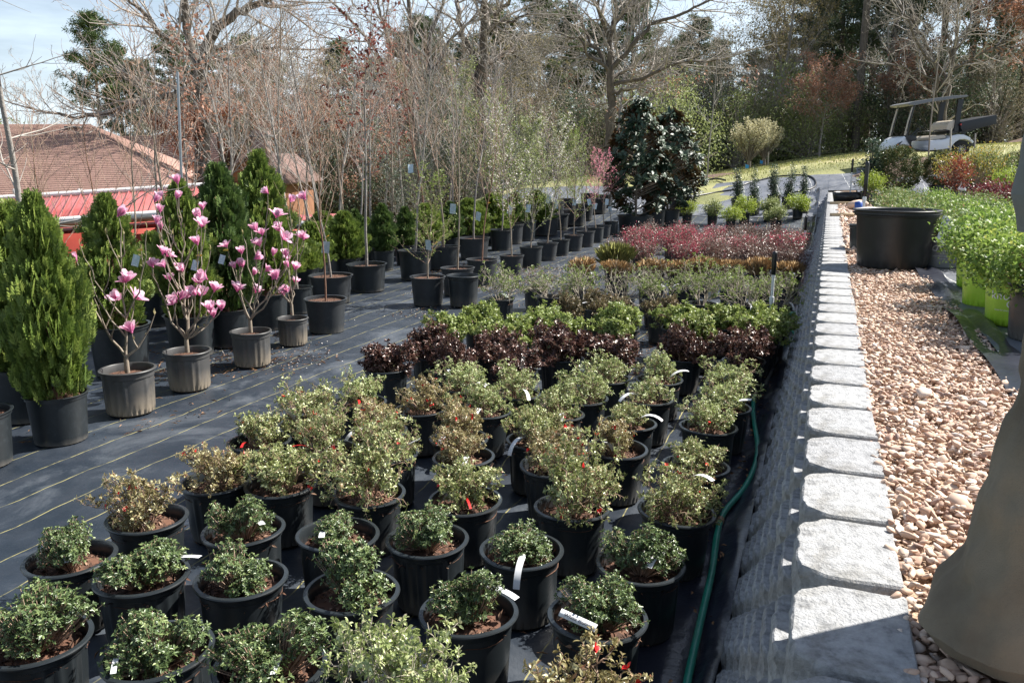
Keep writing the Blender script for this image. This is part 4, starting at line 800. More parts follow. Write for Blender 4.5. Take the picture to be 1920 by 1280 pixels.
# ---------------------------------------------------------------- young bare trees in pots
PW=dict(n=[14,6,4],wig=[.035,.07,.12],up=[.06,.09,.1],tap=[.25,.3,.4],st=[.32,.2,0],ch=[1.9,1.1,0],ang=[38,34,0],fall=[.55,.4,0],rat=[.3,.5,0],rr=[.42,.6,0],rmin=.0022)
def whip(seed,bark,twig,H=2.6,leaf=None,K=0,LL=.03,st=.32,ch=1.9,ang=38,rat=.3,r0=.014,flower=None,FK=0,fpatch=None,LW=.5,wig=.035):
    random.seed(seed); SG=[];TP=[]; P=dict(PW); P['st']=[st,.15,0]; P['ch']=[ch,1.2,0]; P['ang']=[ang,34,0]; P['rat']=[rat,.5,0]; P['wig']=[wig,.08,.12]
    grow(SG,TP,Vector((0,0,0)),Vector((random.gauss(0,.03),random.gauss(0,.03),1)).normalized(),H,r0,0,P)
    a=MB(); a.tubes(split(SG,(0,)),7); b=MB(); b.tubes(split(SG,(1,2)),4); out=[a.mesh('trunk',bark,True),b.mesh('branches',twig)]
    def scatter_on(mat,K,LL,nm,lw,levels=(1,2),pred=None):
        cs=[s for s in SG if s[4] in levels and (pred is None or pred(s))]
        if not cs: return
        idx=rng.integers(0,len(cs),K); p0=np.array([cs[i][0] for i in idx]); p1=np.array([cs[i][1] for i in idx]); u=rng.uniform(0,1,(K,1)); pos=p0*(1-u)+p1*u+rng.normal(0,.008,(K,3))
        mb=MB(); mb.leaves(pos,unit(K)+(p1-p0)*4+[0,0,.2],LL*rng.uniform(.6,1.3,K),LL*lw,rng.uniform(0,1,K),quad=True); out.append(mb.mesh(nm,mat))
    if leaf: scatter_on(leaf,K,LL,'leaves',LW)
    if flower: scatter_on(flower,FK,.03,'blossom',.9,pred=(lambda s:noise.noise(Vector(s[0])*2.2+Vector((seed,0,0)))>(fpatch if fpatch is not None else -.1)))
    return tuple(out)
WH=dict(
 grey=[whip(1,'bark_grey','twig_grey'),whip(2,'bark_grey','twig_grey',rat=.36,ang=32,ch=2.2),whip(3,'bark_young','twig_tan',st=.4,ang=28,rat=.38),whip(4,'bark_grey','twig_grey',ang=48,rat=.4,ch=1.6)],
 tan=[whip(5,'bark_young','twig_tan',st=.28,ang=26,rat=.42,r0=.012,ch=1.4),whip(6,'bark_red','twig_tan',st=.3,ang=24,rat=.45,r0=.012,ch=1.5)],
 leafy=[whip(7,'bark_young','twig_tan',leaf='bud_green',K=1700,LL=.04,st=.14,rat=.33),whip(8,'bark_young','twig_grey',leaf='privet_leaf',K=2200,LL=.045,st=.14,rat=.36)],
 white=[whip(9,'bark_young','twig_tan',leaf='bud_green',K=1300,LL=.04,st=.18,flower='petal_white',FK=700,rat=.36),whip(10,'bark_young','twig_grey',leaf='privet_leaf',K=1500,LL=.04,st=.18,flower='petal_white',FK=450,fpatch=.1,rat=.38)],
 pink=[whip(11,'bark_young','twig_tan',st=.35,flower='petal_rose',FK=600,fpatch=-.6,rat=.33,H=2.2)],
 rust=[whip(12,'bark_grey','twig_grey',leaf='dark_rust_leaf',K=420,LL=.055,st=.3,rat=.3,ch=2.2),whip(14,'bark_grey','twig_grey',leaf='rust_leaf',K=500,LL=.05,st=.3,rat=.3,ch=2.0)],
 wide=[whip(15,'bark_grey','twig_grey',ang=72,rat=.34,ch=1.0,st=.22,r0=.022,wig=.03)],
 dense=[whip(13,'bark_young','twig_grey',leaf='shrub_dark',K=2600,LL=.04,st=.12,rat=.4,ch=3)])
def ptree(label,base,potw,toppx,kind,i=0,grp='young trees in black pots',lean=(0,0),pot=None,rz=None,tagc=0,empty=False,soil=True):
    """base = pixel of the front foot of the pot, potw = its width in pixels"""
    P=G(*base); dist=Vector((P.x,P.y,EYE)).length; dia=potw/FPX*P.y*1.01; P.y+=dia*.42; P.x*=1+dia*.42/P.y; P.z=float(terrain(P.x,P.y))
    rz=random.uniform(0,6.28) if rz is None else rz
    r=thing('potted_tree',label,'potted tree',P,rz,grp); s=dia/1.05; hz=1 if dia<.5 else .8
    r.rotation_euler=(random.gauss(0,.015),random.gauss(0,.015),rz)
    obj('pot',pot or (POTt if random.random()<.6 else POTs),r,scale=(s,s,s*hz))
    if soil: obj('soil',SOILt,r,scale=(s,s,s*hz))
    top=atY(base[0],toppx,P.y).z-P.z; ph=.74*s*hz; H=max(.4,top-ph)
    ms=WH[kind][i%len(WH[kind])]; k=H/(2.6 if kind!='pink' else 2.2); w_=min(k*1.7,max(k*1.15,.8))
    for me in ms: obj(me.name.split('.')[0],me,r,(0,0,ph),scale=(w_,w_,k),rot=(lean[1],lean[0],0))
    for q in range(tagc):
        m=[CARDB,CARDY][q%2]; obj('tag',m,r,(random.uniform(-.06,.06),random.uniform(-.06,.06),ph+H*random.uniform(.3,.42)),rot=(random.uniform(-.4,.4),random.uniform(-.3,.3),-rz+random.uniform(-.5,.5)))
    return r
ptree('bare young tree with reddish trunk in a black pot beside the small magnolia',(613,627),82,215,'tan',1,tagc=2)
ptree('tall bare tree with grey trunk in the big pot behind the reddish one',(623,572),84,120,'grey',0)
ptree('young tree with dark red leaves left on its twigs, in a wide black pot',(690,549),78,25,'rust',0)
ptree('grey-barked young tree in a black pot behind the worn grey pot',(779,527),67,60,'grey',1,tagc=1)
ptree('small tree with fresh leaves in the worn grey pot',(803,575),69,330,'leafy',0,pot=POTt,tagc=2)
ptree('slender bare tree behind the empty pot',(859,556),66,150,'tan',0,tagc=2)
ptree('bare young tree in the third wide pot, behind the slender one',(833,507),65,110,'grey',2)
ptree('tan-twigged young tree with yellow label, left of the blossoming trees',(904,537),62,190,'tan',1,tagc=2)
ptree('tall bare tree in a wide pot behind the tan-twigged one',(889,487),62,95,'grey',3)
# the empty pot
P=G(868,578); P.y+=.15; r=thing('empty_pot','empty black nursery pot standing in front of the young trees','pot',(P.x,P.y,0)); obj('pot',POT3[1],r,scale=(1.27,1.27,1.4)); obj('soil',SOIL3[0],r,scale=(1.2,1.2,1.0))
fr=[(959,518,48,235,'white',0),(996,502,46,250,'leafy',1),(1025,489,42,240,'white',1),(1051,480,36,235,'tan',0),(1075,471,38,250,'leafy',0),(1098,463,36,270,'grey',1),(1117,455,33,300,'pink',0),(1131,447,30,300,'pink',0),(1146,440,28,330,'grey',2)]
L=[ptree('x',(x,y),w_,t,k,i,tagc=1+(j%2)) for j,(x,y,w_,t,k,i) in enumerate(fr)]
nm={'wide':'tall bare tree with level branches','white':'potted tree with white blossom','leafy':'potted tree with fresh leaves','tan':'potted tree with tan twigs','grey':'bare grey potted tree','pink':'potted tree with pink blossom','rust':'potted tree with dry red leaves','dense':'bushy evergreen potted tree'}
for o,q in zip(L,fr): o['kd']=q[4]
def lab(where): return lambda o:nm[o['kd']]+', {o} '+where
number(L,lab('in the front row'))
for o in L: del o['kd']
bk=[(940,470,46,170,'grey',1),(960,458,46,215,'white',1),(985,452,44,240,'leafy',1),(1024,443,50,225,'white',0),(1046,432,44,240,'grey',3),(1077,425,46,255,'leafy',0),(1095,415,38,260,'tan',1),(1122,402,34,280,'grey',0)]
L=[ptree('x',(x,y),w_,t,k,i) for x,y,w_,t,k,i in bk]
for o,q in zip(L,bk): o['kd']=q[4]
number(L,lab('in the second row'))
for o in L: del o['kd']
ptree('bushy evergreen young tree in an orange terracotta pot',(971,436),42,250,'dense',0,pot=pot_mesh('terracotta_pot','pot_terracotta',.5,.42,.82,n=64,band=.08,rim=.022))
bk2=[(1008,418,44,250,'dense',0),(1040,408,40,300,'grey',1),(1064,398,36,280,'white',0),(1104,392,34,300,'tan',0),(1132,392,36,310,'leafy',1)]
L=[ptree('x',(x,y),w_,t,k,i) for x,y,w_,t,k,i in bk2]
for o,q in zip(L,bk2): o['kd']=q[4]
number(L,lab('in the row before the slope'))
for o in L: del o['kd']
# left back rows of tall bare trees
bkl=[(75,690,70,-160,'wide',0),(560,590,60,60,'grey',1),(520,560,60,20,'grey',2),(470,560,60,-20,'grey',0),(345,610,70,60,'grey',2),(385,590,60,90,'rust',1),(430,575,60,40,'grey',1),(300,600,60,110,'grey',0),(250,640,60,150,'tan',0),(200,620,60,180,'tan',1),(110,640,60,210,'tan',0),(150,650,56,240,'tan',1),(640,505,52,40,'grey',3),(735,480,50,80,'grey',2),(760,470,48,110,'rust',0),(800,470,48,70,'tan',1),(850,462,44,90,'grey',0),(905,460,44,130,'tan',0),(590,500,50,90,'grey',0),(675,490,48,130,'rust',1),(540,520,50,140,'tan',1),(870,450,42,150,'leafy',1),(925,448,40,180,'leafy',0),(820,452,42,180,'dense',0),(890,446,40,260,'dense',0),(780,460,44,300,'dense',0),(940,440,40,280,'dense',0),(745,478,40,310,'dense',0),(610,520,44,20,'grey',1),(490,530,46,80,'tan',0),(700,480,44,60,'grey',1),(655,520,40,110,'tan',0),(720,470,40,160,'grey',3),(580,480,40,30,'grey',2),(840,440,36,140,'grey',1),(960,425,34,160,'grey',0),(1000,415,34,190,'grey',2)]
L=[ptree('x',(x,y),w_,t,k,i,grp='tall trees at the back of the yard') for x,y,w_,t,k,i in bkl]
for o,q in zip(L,bkl): o['kd']=q[4]
number(L,lab('of the back left'))
for o in L: del o['kd']
# steel stake tied to a tree
P=G(350,612); A=atY(333,135,P.y); B=atY(350,600,P.y); mb=MB(); mb.tubepath([tuple(B-A),(0,0,0)],.013,8)
o=obj('steel_stake',mb.mesh('steel_stake','galv',True),loc=A); tag(o,'thin galvanised stake standing tall beside a bare tree at the left','stake')

# ---------------------------------------------------------------- evergreen magnolias, big leaves
def grandi(seed,h,r,N=2400):
    random.seed(seed); mb=MB(); st=MB(); K=170; C=[]
    for i in range(K):
        u=random.random()**.9; rad=r*np.interp(u,[0,.2,.55,.82,1],[.6,1,.95,.62,.2])*random.uniform(.55,1.05); a=random.uniform(0,6.28); C.append((rad*math.cos(a),rad*math.sin(a),.06*h+u*h*.94))
    C=np.array(C); SG=[((0,0,-.15),(0,0,h*.8),.03,.012)]+[((0,0,max(.02,c[2]-.25)),tuple(c),.008,.004) for c in C]; st.tubes(SG,4)
    tips=[(tuple(c),tuple((Vector((c[0],c[1],0)).normalized()*.6+Vector((0,0,.8))).normalized())) for c in C]
    rosettes(mb,tips,int(N/K),.15,.066,spread=1,up=.35,along=.14,tintf=lambda b,n:np.clip(b*.6+rng.uniform(0,.5,n),0,1)); return (mb.mesh('leaves','grandiflora'),st.mesh('branches','bark_young'))
GM=[grandi(1,2.2,.72,3600),grandi(2,1.9,.75,3000),grandi(3,1.7,.6,2400)]
for lb,b,w_,tp,k,sx in [('tallest glossy evergreen magnolia in a very wide black pot',(1195,438),68,188,0,.88),('second glossy evergreen magnolia, right of the tallest',(1254,425),48,212,1,.92),('third glossy evergreen magnolia at the right edge of the group',(1277,405),42,262,2,.8),('lower glossy evergreen magnolia between the two tallest',(1228,430),44,262,2,.7)]:
    P=G(*b); dia=w_/FPX*P.y*1.03; P.y+=dia*.4; P.z=float(terrain(P.x,P.y)); r=thing('evergreen_magnolia',lb,'potted tree',P,random.uniform(0,6),'evergreen magnolias in pots')
    hz=.42/dia if dia>.6 else .9; obj('pot',POTs,r,scale=(dia,dia,dia*hz)); obj('soil',SOILt,r,scale=(dia,dia,dia*hz)); top=atY(b[0],tp,P.y).z-P.z; h=[2.2,1.9,1.7][k]; q=(top-dia*hz*.7)/h
    for me in GM[k]: obj(me.name.split('.')[0],me,r,(0,0,dia*hz*.72),scale=(q*sx,q*sx,q))
# ---------------------------------------------------------------- the wood behind
PB=dict(n=[12,8,6,4,3],wig=[.05,.12,.17,.2,.22],up=[.03,.06,.05,.05,.05],tap=[.3,.25,.25,.3,.3],st=[.38,.22,.15,.1,0],ch=[1.5,1.45,1.35,1.3,0],ang=[50,42,42,42,0],fall=[.4,.35,.3,.3,0],rat=[.48,.52,.5,.55,0],rr=[.5,.55,.55,.6,0],rmin=.009)
def bare(seed,H=14,r0=.24,st=.38,ang=50,ch=1.5,rat=.48,bark='bark_grey',twig='twig_wood',leaf=None,K=0,LL=.12,wig=.05,low=False):
    random.seed(seed); SG=[];TP=[]; P=dict(PB); P['st']=[st,.22,.15,.1,0]; P['ang']=[ang,42,42,42,0]; P['ch']=[ch,1.0,.85,.6,0]; P['rat']=[rat,.52,.5,.55,0]; P['wig']=[wig,.12,.17,.2,.22]
    grow(SG,TP,Vector((0,0,-.3)),Vector((0,0,1)),H,r0,0,P)
    a=MB(); a.tubes(split(SG,(0,)),9); b=MB(); b.tubes(split(SG,(1,)),5); b.tubes(split(SG,(2,3,4)),3)
    out=[a.mesh('trunk',bark,True),b.mesh('branches',twig)]
    if leaf:
        cs=[s for s in SG if s[4]>=2]; idx=rng.integers(0,len(cs),K); p=np.array([cs[i][1] for i in idx])+rng.normal(0,.12,(K,3))
        mb=MB(); mb.leaves(p,unit(K),LL*rng.uniform(.6,1.3,K),LL*.5,rng.uniform(0,1,K),quad=True); out.append(mb.mesh('leaves',leaf))
    print('bare',seed,len(SG)); return tuple(out)
def pine(seed,H=18,mat='pine_needle',crown=.45,r0=.22,R=3.0,K=420,nk=34,rc=.62,dense=1):
    random.seed(seed); SG=[((0,0,-.3),(0,0,H*.5),r0,r0*.75),((0,0,H*.5),(0,0,H),r0*.75,.03)]; C=[]
    nb=int(34*dense)
    for i in range(nb):
        u=crown+(1-crown)*(i+random.random())/nb; z=u*H; f=(u-crown)/(1-crown); L=R*np.interp(f,[0,.2,.6,1],[.75,1,.75,.2])*random.uniform(.55,1.15); a=i*2.4+random.uniform(-.5,.5)
        p=Vector((0,0,z)); d=Vector((math.cos(a),math.sin(a),random.uniform(-.05,.4))).normalized(); q=p+d*L+Vector((0,0,.15*L)); m=p.lerp(q,.5)-Vector((0,0,.04*L)); SG+=[(tuple(p),tuple(m),.06,.045),(tuple(m),tuple(q),.045,.02)]
        for k in range(int(K/nb)):
            w_=random.uniform(.35,1.08); c=m.lerp(q,(w_-.5)*2) if w_>.5 else p.lerp(m,w_*2); e=c+Vector((random.gauss(0,.34),random.gauss(0,.34),random.uniform(-.05,.5))); C.append(tuple(e))
            if k%3==0: SG.append((tuple(c),tuple(e),.015,.008))
    C=np.array(C); n=len(C); idx=np.repeat(np.arange(n),nk); ct=rng.uniform(0,1,n); d=unit(n*nk)+[0,0,.3]; pos=C[idx]+unit(n*nk)*rng.uniform(0,1,(n*nk,1))**.5*rc*.55
    mb=MB(); mb.leaves(pos,d,rc*rng.uniform(.35,.7,n*nk),.045*rc/.5,np.clip(ct[idx]*.5+rng.uniform(0,.5,n*nk),0,1),quad=True)
    a=MB(); a.tubes(SG[:2],9); b=MB(); b.tubes(SG[2:],3); return (a.mesh('trunk','bark_dark',True),b.mesh('branches','bark_dark'),mb.mesh('crown',mat))
def bushy(seed,H,R,mat,N,LL,z0=.0,clump=90,jit=.35,twig='twig_wood',power=1):
    random.seed(seed); C=[]
    while len(C)<clump:
        x,y,z=random.uniform(-1,1),random.uniform(-1,1),random.random()
        if x*x+y*y<np.interp(z,[0,.35,.75,1],[.7,1,.7,.2])**2: C.append((x*R,y*R,z0+z*(H-z0)))
    C=np.array(C); idx=rng.integers(0,clump,N); ct=rng.uniform(0,1,clump); pos=C[idx]+rng.normal(0,jit,(N,3)); pos[:,2]=np.maximum(pos[:,2],.02)
    mb=MB(); mb.leaves(pos,unit(N)+[0,0,.3],LL*rng.uniform(.6,1.3,N),LL*.5,np.clip(ct[idx]*.6+rng.uniform(0,.4,N),0,1),quad=True)
    SG=[]; 
    for c in C: b=Vector((random.gauss(0,.15),random.gauss(0,.15),0)); m=Vector((c[0]*.35,c[1]*.35,c[2]*.55)); SG+=[(tuple(b),tuple(m),.035,.022),(tuple(m),tuple(c),.022,.007)]
    st=MB(); st.tubes(SG,3); return (st.mesh('stems',twig),mb.mesh('crown',mat))
BT=[bare(101,15,.2),bare(102,13,.17,st=.3,ang=42),bare(103,16,.2,st=.45,ang=38,rat=.4),bare(104,14,.2,st=.28,ang=55,ch=1.4,wig=.09,bark='bark_dark')]
OL=[bare(111,13,.17,leaf='olive_leaf',K=3800,LL=.2,st=.25),bare(112,12,.16,leaf='brush_leaf',K=2400,LL=.15,st=.2)]
RUS=[bare(121,6,.08,leaf='rust_leaf',K=5200,LL=.15,st=.25,rat=.5,ang=62,ch=1.6),bare(122,11,.2,leaf='rust_leaf',K=6500,LL=.2,st=.15,rat=.5,ang=60)]
PN=[pine(201),pine(202,19,crown=.5,R=3.4),pine(203,17,'pine_blue',crown=.35,R=3.0,K=420),pine(204,16,'pine_blue',crown=.2,R=2.8,K=500)]
BU=[bushy(301,4.5,2.4,'privet_leaf',6500,.14),bushy(302,6,2.6,'brush_leaf',5500,.12,clump=120),bushy(303,6,2.2,'pine_blue',7500,.14,clump=110),bushy(304,3.2,2.2,'privet_leaf',4800,.11)]
TALLY={}
def tree(kind,px,Y,scale=1,w=1.0,name='tree',label='x',cat='tree',grp=None,dz=0,up=False,rz=None):
    x=(px-960)/FPX*(Y*math.cos(PITCH)-0.0*math.sin(PITCH))
    z=float(terrain(x,Y))+dz; r=thing(name,label,cat,(x,Y,z-.02),random.uniform(0,6.28) if rz is None else rz,grp)
    for me in kind: obj(me.name.split('.')[0],me,r,scale=(scale*w,scale*w,scale))
    return r
# individual trees one can point at
# hero oaks: hand-laid limbs
def oak(label,base,Y,limbs,r0,seed,fine=1.0,leaf=None,K=0,dens=1.0):
    """limbs: lists of (px,py) polylines at depth Y; first one starts at the ground"""
    random.seed(seed); B=atY(*base,Y); SG=[];T=[]; tr=MB()
    x,z=B.x,float(terrain(B.x,Y)); B.z=z
    for li,(pts,ra,rb,dep) in enumerate(limbs):
        W=[atY(px,py,Y)-B for px,py in pts]; W=[Vector((p.x,dep*(k/(len(pts)-1)),p.z)) for k,p in enumerate(W)]
        if li==0: W[0]=Vector((0,0,-.2))
        # subdivide
        Q=[];
        for k in range(len(W)-1):
            for u in (0,.33,.66): Q.append(W[k].lerp(W[k+1],u)+(rv(.06) if k+u>0 else Vector()))
        Q.append(W[-1]); n=len(Q); R=[ra+(rb-ra)*i/(n-1) for i in range(n)]
        if li==0: R[0]*=1.35
        tr.tubepath([tuple(q) for q in Q],R,9 if ra>.1 else 6)
        P=dict(n=[4,4,4,3],wig=[.13,.18,.22,.25],up=[.05,.05,.05,.05],tap=[.4,.4,.4,.4],st=[.1,.1,.2,0],ch=[.9,.8,.6,0],ang=[40,42,42,0],fall=[.3,.3,.3,0],rat=[.55,.55,.55,0],rr=[.6,.6,.6,0],rmin=.008)
        st=1 if li else int(n*.62)
        for i in range(max(st,1),n):
            for _ in range(2 if random.random()<.6*dens else 1):
                d=(Q[i]-Q[i-1]).normalized(); u=d.orthogonal().normalized(); u=Matrix.Rotation(random.uniform(0,6.28),3,d)@u; an=R_(random.uniform(30,65)); cd=d*math.cos(an)+u*math.sin(an)
                grow(SG,T,Q[i],cd,random.uniform(1.3,2.7)*fine,min(R[i]*.5,.05),0,P)
        grow(SG,T,Q[-1],(Q[-1]-Q[-2]).normalized(),2.2*fine,rb,0,P)
    b=MB(); b.tubes(split(SG,(0,)),5); b.tubes(split(SG,(1,2,3)),3); r=thing('oak_tree',label,'tree',B+Vector((0,0,0)),0); r.location=(B.x,Y,z)
    obj('trunk',tr.mesh('trunk','bark_dark',True),r); obj('branches',b.mesh('branches','twig_wood'),r)
    if leaf:
        cs=[s for s in SG if s[1][2]<leaf[1] and s[1][0]>(-1.4 if K>1000 else -9)]; 
        if cs:
            idx=rng.integers(0,len(cs),K); p=np.array([cs[i][1] for i in idx])+rng.normal(0,.1,(K,3)); mb=MB(); mb.leaves(p,unit(K)-[0,0,.4],.16*rng.uniform(.6,1.3,K),.08,rng.uniform(0,1,K),quad=True); obj('leaves',mb.mesh('leaves',leaf[0]),r)
    print('oak',len(SG)); return r
oak('tall oak with a straight dark trunk behind the evergreen magnolias',(1143,300),36,[([(1143,300),(1145,240),(1147,180),(1143,120),(1146,60),(1150,-60)],.27,.06,0),([(1145,150),(1190,120),(1240,118),(1290,110)],.085,.03,1.5),([(1146,130),(1185,90),(1220,50),(1280,30),(1320,10)],.11,.04,-1),([(1143,125),(1110,80),(1090,30),(1060,-20)],.1,.04,1),([(1143,135),(1105,110),(1080,75),(1040,70)],.085,.03,-1),([(1146,175),(1165,168),(1185,165)],.12,.05,0),([(1146,60),(1180,10),(1230,-40)],.12,.05,1),([(1143,80),(1120,20),(1110,-50)],.1,.05,-1.5),([(1145,160),(1200,150),(1260,125),(1330,120)],.09,.04,-1.5)],.34,11,leaf=('rust_leaf',4.2),K=260,fine=1.05)
oak('dark forked oak rising behind the blossoming trees',(905,300),34,[([(905,300),(901,200),(898,150),(905,110),(906,40),(908,-40)],.3,.1,0),([(898,150),(888,110),(868,60),(858,20),(850,-40)],.17,.07,1),([(898,152),(880,142),(868,142)],.1,.06,0),([(905,70),(930,35),(960,5),(985,-20)],.12,.05,-1),([(900,160),(920,157),(930,152)],.08,.04,0),([(906,120),(935,105),(960,95),(985,112)],.08,.04,1),([(908,60),(945,45),(990,35)],.07,.03,-1)],.3,12,fine=.9)
oak('big spreading oak at the left above the brown roofs',(385,330),30,[([(385,330),(378,240),(376,180),(374,130),(395,70),(430,30),(470,15),(510,-5)],.3,.09,0),([(374,140),(350,90),(335,40),(325,-20)],.2,.08,1),([(378,180),(345,170),(300,192),(240,205),(180,225),(120,215),(80,205)],.12,.03,-1),([(390,85),(440,88),(500,80),(540,85)],.1,.04,1),([(352,95),(310,60),(280,30),(262,0)],.12,.04,-1),([(376,130),(420,120),(470,125)],.1,.04,-2),([(335,40),(350,5),(362,-30)],.1,.05,0)],.3,13,fine=.95,leaf=('rust_leaf',5.6),K=3200)
oak('pale many-stemmed tree behind the middle of the young trees',(790,300),32,[([(790,300),(780,200),(775,120),(770,60),(760,-30)],.16,.06,0),([(780,200),(800,130),(808,60),(830,-20)],.12,.05,1),([(790,240),(745,160),(700,90),(640,20)],.1,.04,-1),([(785,180),(830,90),(870,40)],.09,.04,1),([(778,150),(740,90),(715,30),(700,-30)],.09,.04,0)],.2,14,fine=.9)
oak('grey ornamental tree with a rounded bare crown behind the cart',(1768,262),33,[([(1768,262),(1775,170),(1783,130),(1790,90),(1795,40)],.1,.05,0),([(1778,150),(1750,90),(1735,50),(1712,0)],.07,.04,1),([(1780,135),(1830,100),(1870,80)],.06,.03,-1),([(1788,100),(1830,50),(1850,0)],.06,.03,1),([(1768,262),(1755,190),(1748,130),(1700,60),(1670,20)],.08,.03,-.5),([(1752,150),(1720,130),(1680,115)],.05,.03,1),([(1785,110),(1770,60),(1765,0)],.05,.03,0)],.1,15,fine=.62,dens=1.3)
pine_l=[tree(PN[1],196,66,.72,1.15),tree(PN[0],236,70,.66,1.1),tree(PN[2],262,68,.62,1.15),tree(PN[0],285,72,.6,1.1)]
number(pine_l,'tall pine against the sky beyond the brown roof, {o}')
for o in pine_l: o.name='pine_tree'; o['group']='pines beyond the roofs'
L=[]
for px,Y,s,k in [(1600,44,.92,1),(1690,50,.95,0),(1655,52,.85,2),(1560,56,.8,3),(1500,60,.72,2),(1745,55,.95,0),(1800,50,.95,1),(1850,47,.9,2),(1900,44,.9,0),(1960,42,.9,1),(1530,64,.8,3),(1620,60,.9,2),(1870,56,1,3),(1930,52,1,0)]:
    o=tree(PN[k],px,Y,s,1.1); o.name='pine_tree'; o['group']='pines on the right'; L.append(o)
number(L,'tall pine in the wood above the cart slope, {o}')
L=[]
for px,Y,s,k in [(1300,62,.72,2),(1340,66,.66,3),(1270,66,.66,0),(1230,70,.74,2),(1060,60,.8,0),(1010,58,.8,1),(960,62,.8,3),(1110,64,.82,2),(1180,62,.84,1),(930,58,.8,0),(830,60,.78,3),(870,64,.78,2),(640,62,.7,1),(700,60,.72,3),(590,66,.66,3),(520,64,.68,0),(760,62,.82,2),(470,62,.72,1),(410,60,.74,2),(340,60,.76,0),(370,66,.72,3),(1450,66,.62,2),(1400,70,.6,3),(800,66,.84,1)]:
    s=s*(.82 if 1200<px<1500 else .84 if px<680 else .84); o=tree(PN[k],px,Y,s,1.25); o.name='pine_tree'; o['group']='pines in the middle of the wood'; L.append(o)
number(L,'pine standing back in the middle of the wood, {o}')
L=[]
for i in range(30):
    px=300+i*54+random.uniform(-16,16); Y=random.uniform(42,56); s=random.uniform(.42,.64)
    if px<560: s*=.9; Y=48
    if 1180<px<1520: s*=.62
    o=tree(BT[i%4],px,Y,s,1.05); o.name='bare_tree'; o['group']='leafless trees at the wood edge'; L.append(o)
number(L,'leafless grey-brown tree at the wood edge, {o}')
L=[]
for px,Y,s,k in [(1445,50,.72,0),(1420,54,.66,0),(1475,52,.7,0),(1335,50,.55,1),(1220,52,.62,1),(1030,50,.66,1),(985,46,.6,0),(690,50,.65,1),(610,50,.62,0),(530,52,.6,1),(470,54,.66,0),(820,50,.6,0)]:
    o=tree(OL[k],px,Y,s,1.2); o.name='budding_tree'; o['group']='budding trees in the wood'; L.append(o)
number(L,'tree with brownish budding leaves in the wood, {o}')
L=[]
for px,Y,s,k in [(1535,41,.66,0),(1697,43,.72,0),(1935,38,1.15,0)]:
    o=tree(RUS[k],px,Y,s,1.1); o.name='rust_leaved_tree'; o['group']='small trees keeping rusty leaves'; L.append(o)
number(L,'small tree keeping rusty leaves, {o} before the dark wood')
L=[]
for px,Y,s,k in [(470,46,.7,1),(400,50,.62,1),(560,44,.55,1),(690,42,.5,1)]:
    o=tree(RUS[k],px,Y,s,1.1); o.name='rust_leaved_tree'; o['group']='larger trees with rusty leaves'; L.append(o)
number(L,'larger tree with rusty dry leaves on the left, {o}')
L=[]
for i,px in enumerate(range(860,2010,44)):
    Y=random.uniform(44,49) if px<1300 else random.uniform(42,46); k=[2,1,0,2,1][i%5]
    if 1380<px<1560: k=[0,3][i%2]
    if px>1620: k=[2,1][i%2]
    o=tree(BU[k],px+random.uniform(-14,14),Y,random.uniform(.8,1.1) if px<1560 else random.uniform(.7,.95),1.1); o.name='undergrowth_bush'; o['category']='bush'; o['group']='bushes along the wood edge'; L.append(o)
number(L,'bush in the undergrowth along the wood edge, {o}')
L=[]
for i,px in enumerate(range(320,880,50)):
    o=tree(BU[[1,3,1,2][i%4]],px,random.uniform(40,46),random.uniform(.8,1.1),1.2); o.name='undergrowth_bush'; o['category']='bush'; o['group']='bushes behind the roofs'; L.append(o)
number(L,'undergrowth bush behind the potted trees, {o}')
L=[tree(BU[3],px,Y,s,1.3) for px,Y,s in [(20,75,1.9),(75,80,1.7),(130,78,1.5),(210,80,1.3),(-30,70,2.0),(170,74,1.1),(280,72,1.4),(330,70,1.5)]]
for o in L: o.name='round_tree'; o['group']='round trees beyond the brown roof'
number(L,'hazy round tree beyond the brown roof, {o}')
o=tree(BU[3],1262,31,1.15,.75,'holly_bush','dark leafy bush behind the right evergreen magnolia','bush')
# thin leafless tree standing alone by the fabric slope
def thin(label,px,base,Y,top,kind,cat='tree'):
    x=atY(px,base,Y).x; z=float(terrain(x,Y)); H=atY(px,top,Y).z-z; r=thing('thin_tree',label,cat,(x,Y,z-.03),random.uniform(0,6),'thin young trees on the grass'); k=H/2.6
    for me in kind: obj(me.name.split('.')[0],me,r,scale=(k*.95,k*.95,k))
thin('thin grey young tree standing alone in mulch right of the evergreen magnolias',1326,330,28,85,whip(31,'bark_grey','twig_grey',st=.3,ch=1.0,ang=55,rat=.3,r0=.017,wig=.02))
thin('very thin pale trunk in front of the cart',1742,283,23.8,-40,whip(32,'bark_young','twig_pale',st=.55,ch=1.3,ang=38,rat=.3,r0=.013,wig=.02))
thin('tiny tree with whitish buds at the wood edge right of the cart',1860,262,40,165,whip(33,'bark_young','twig_pale',st=.2,ch=1.4,rat=.2,r0=.01,flower='petal_white',FK=200))
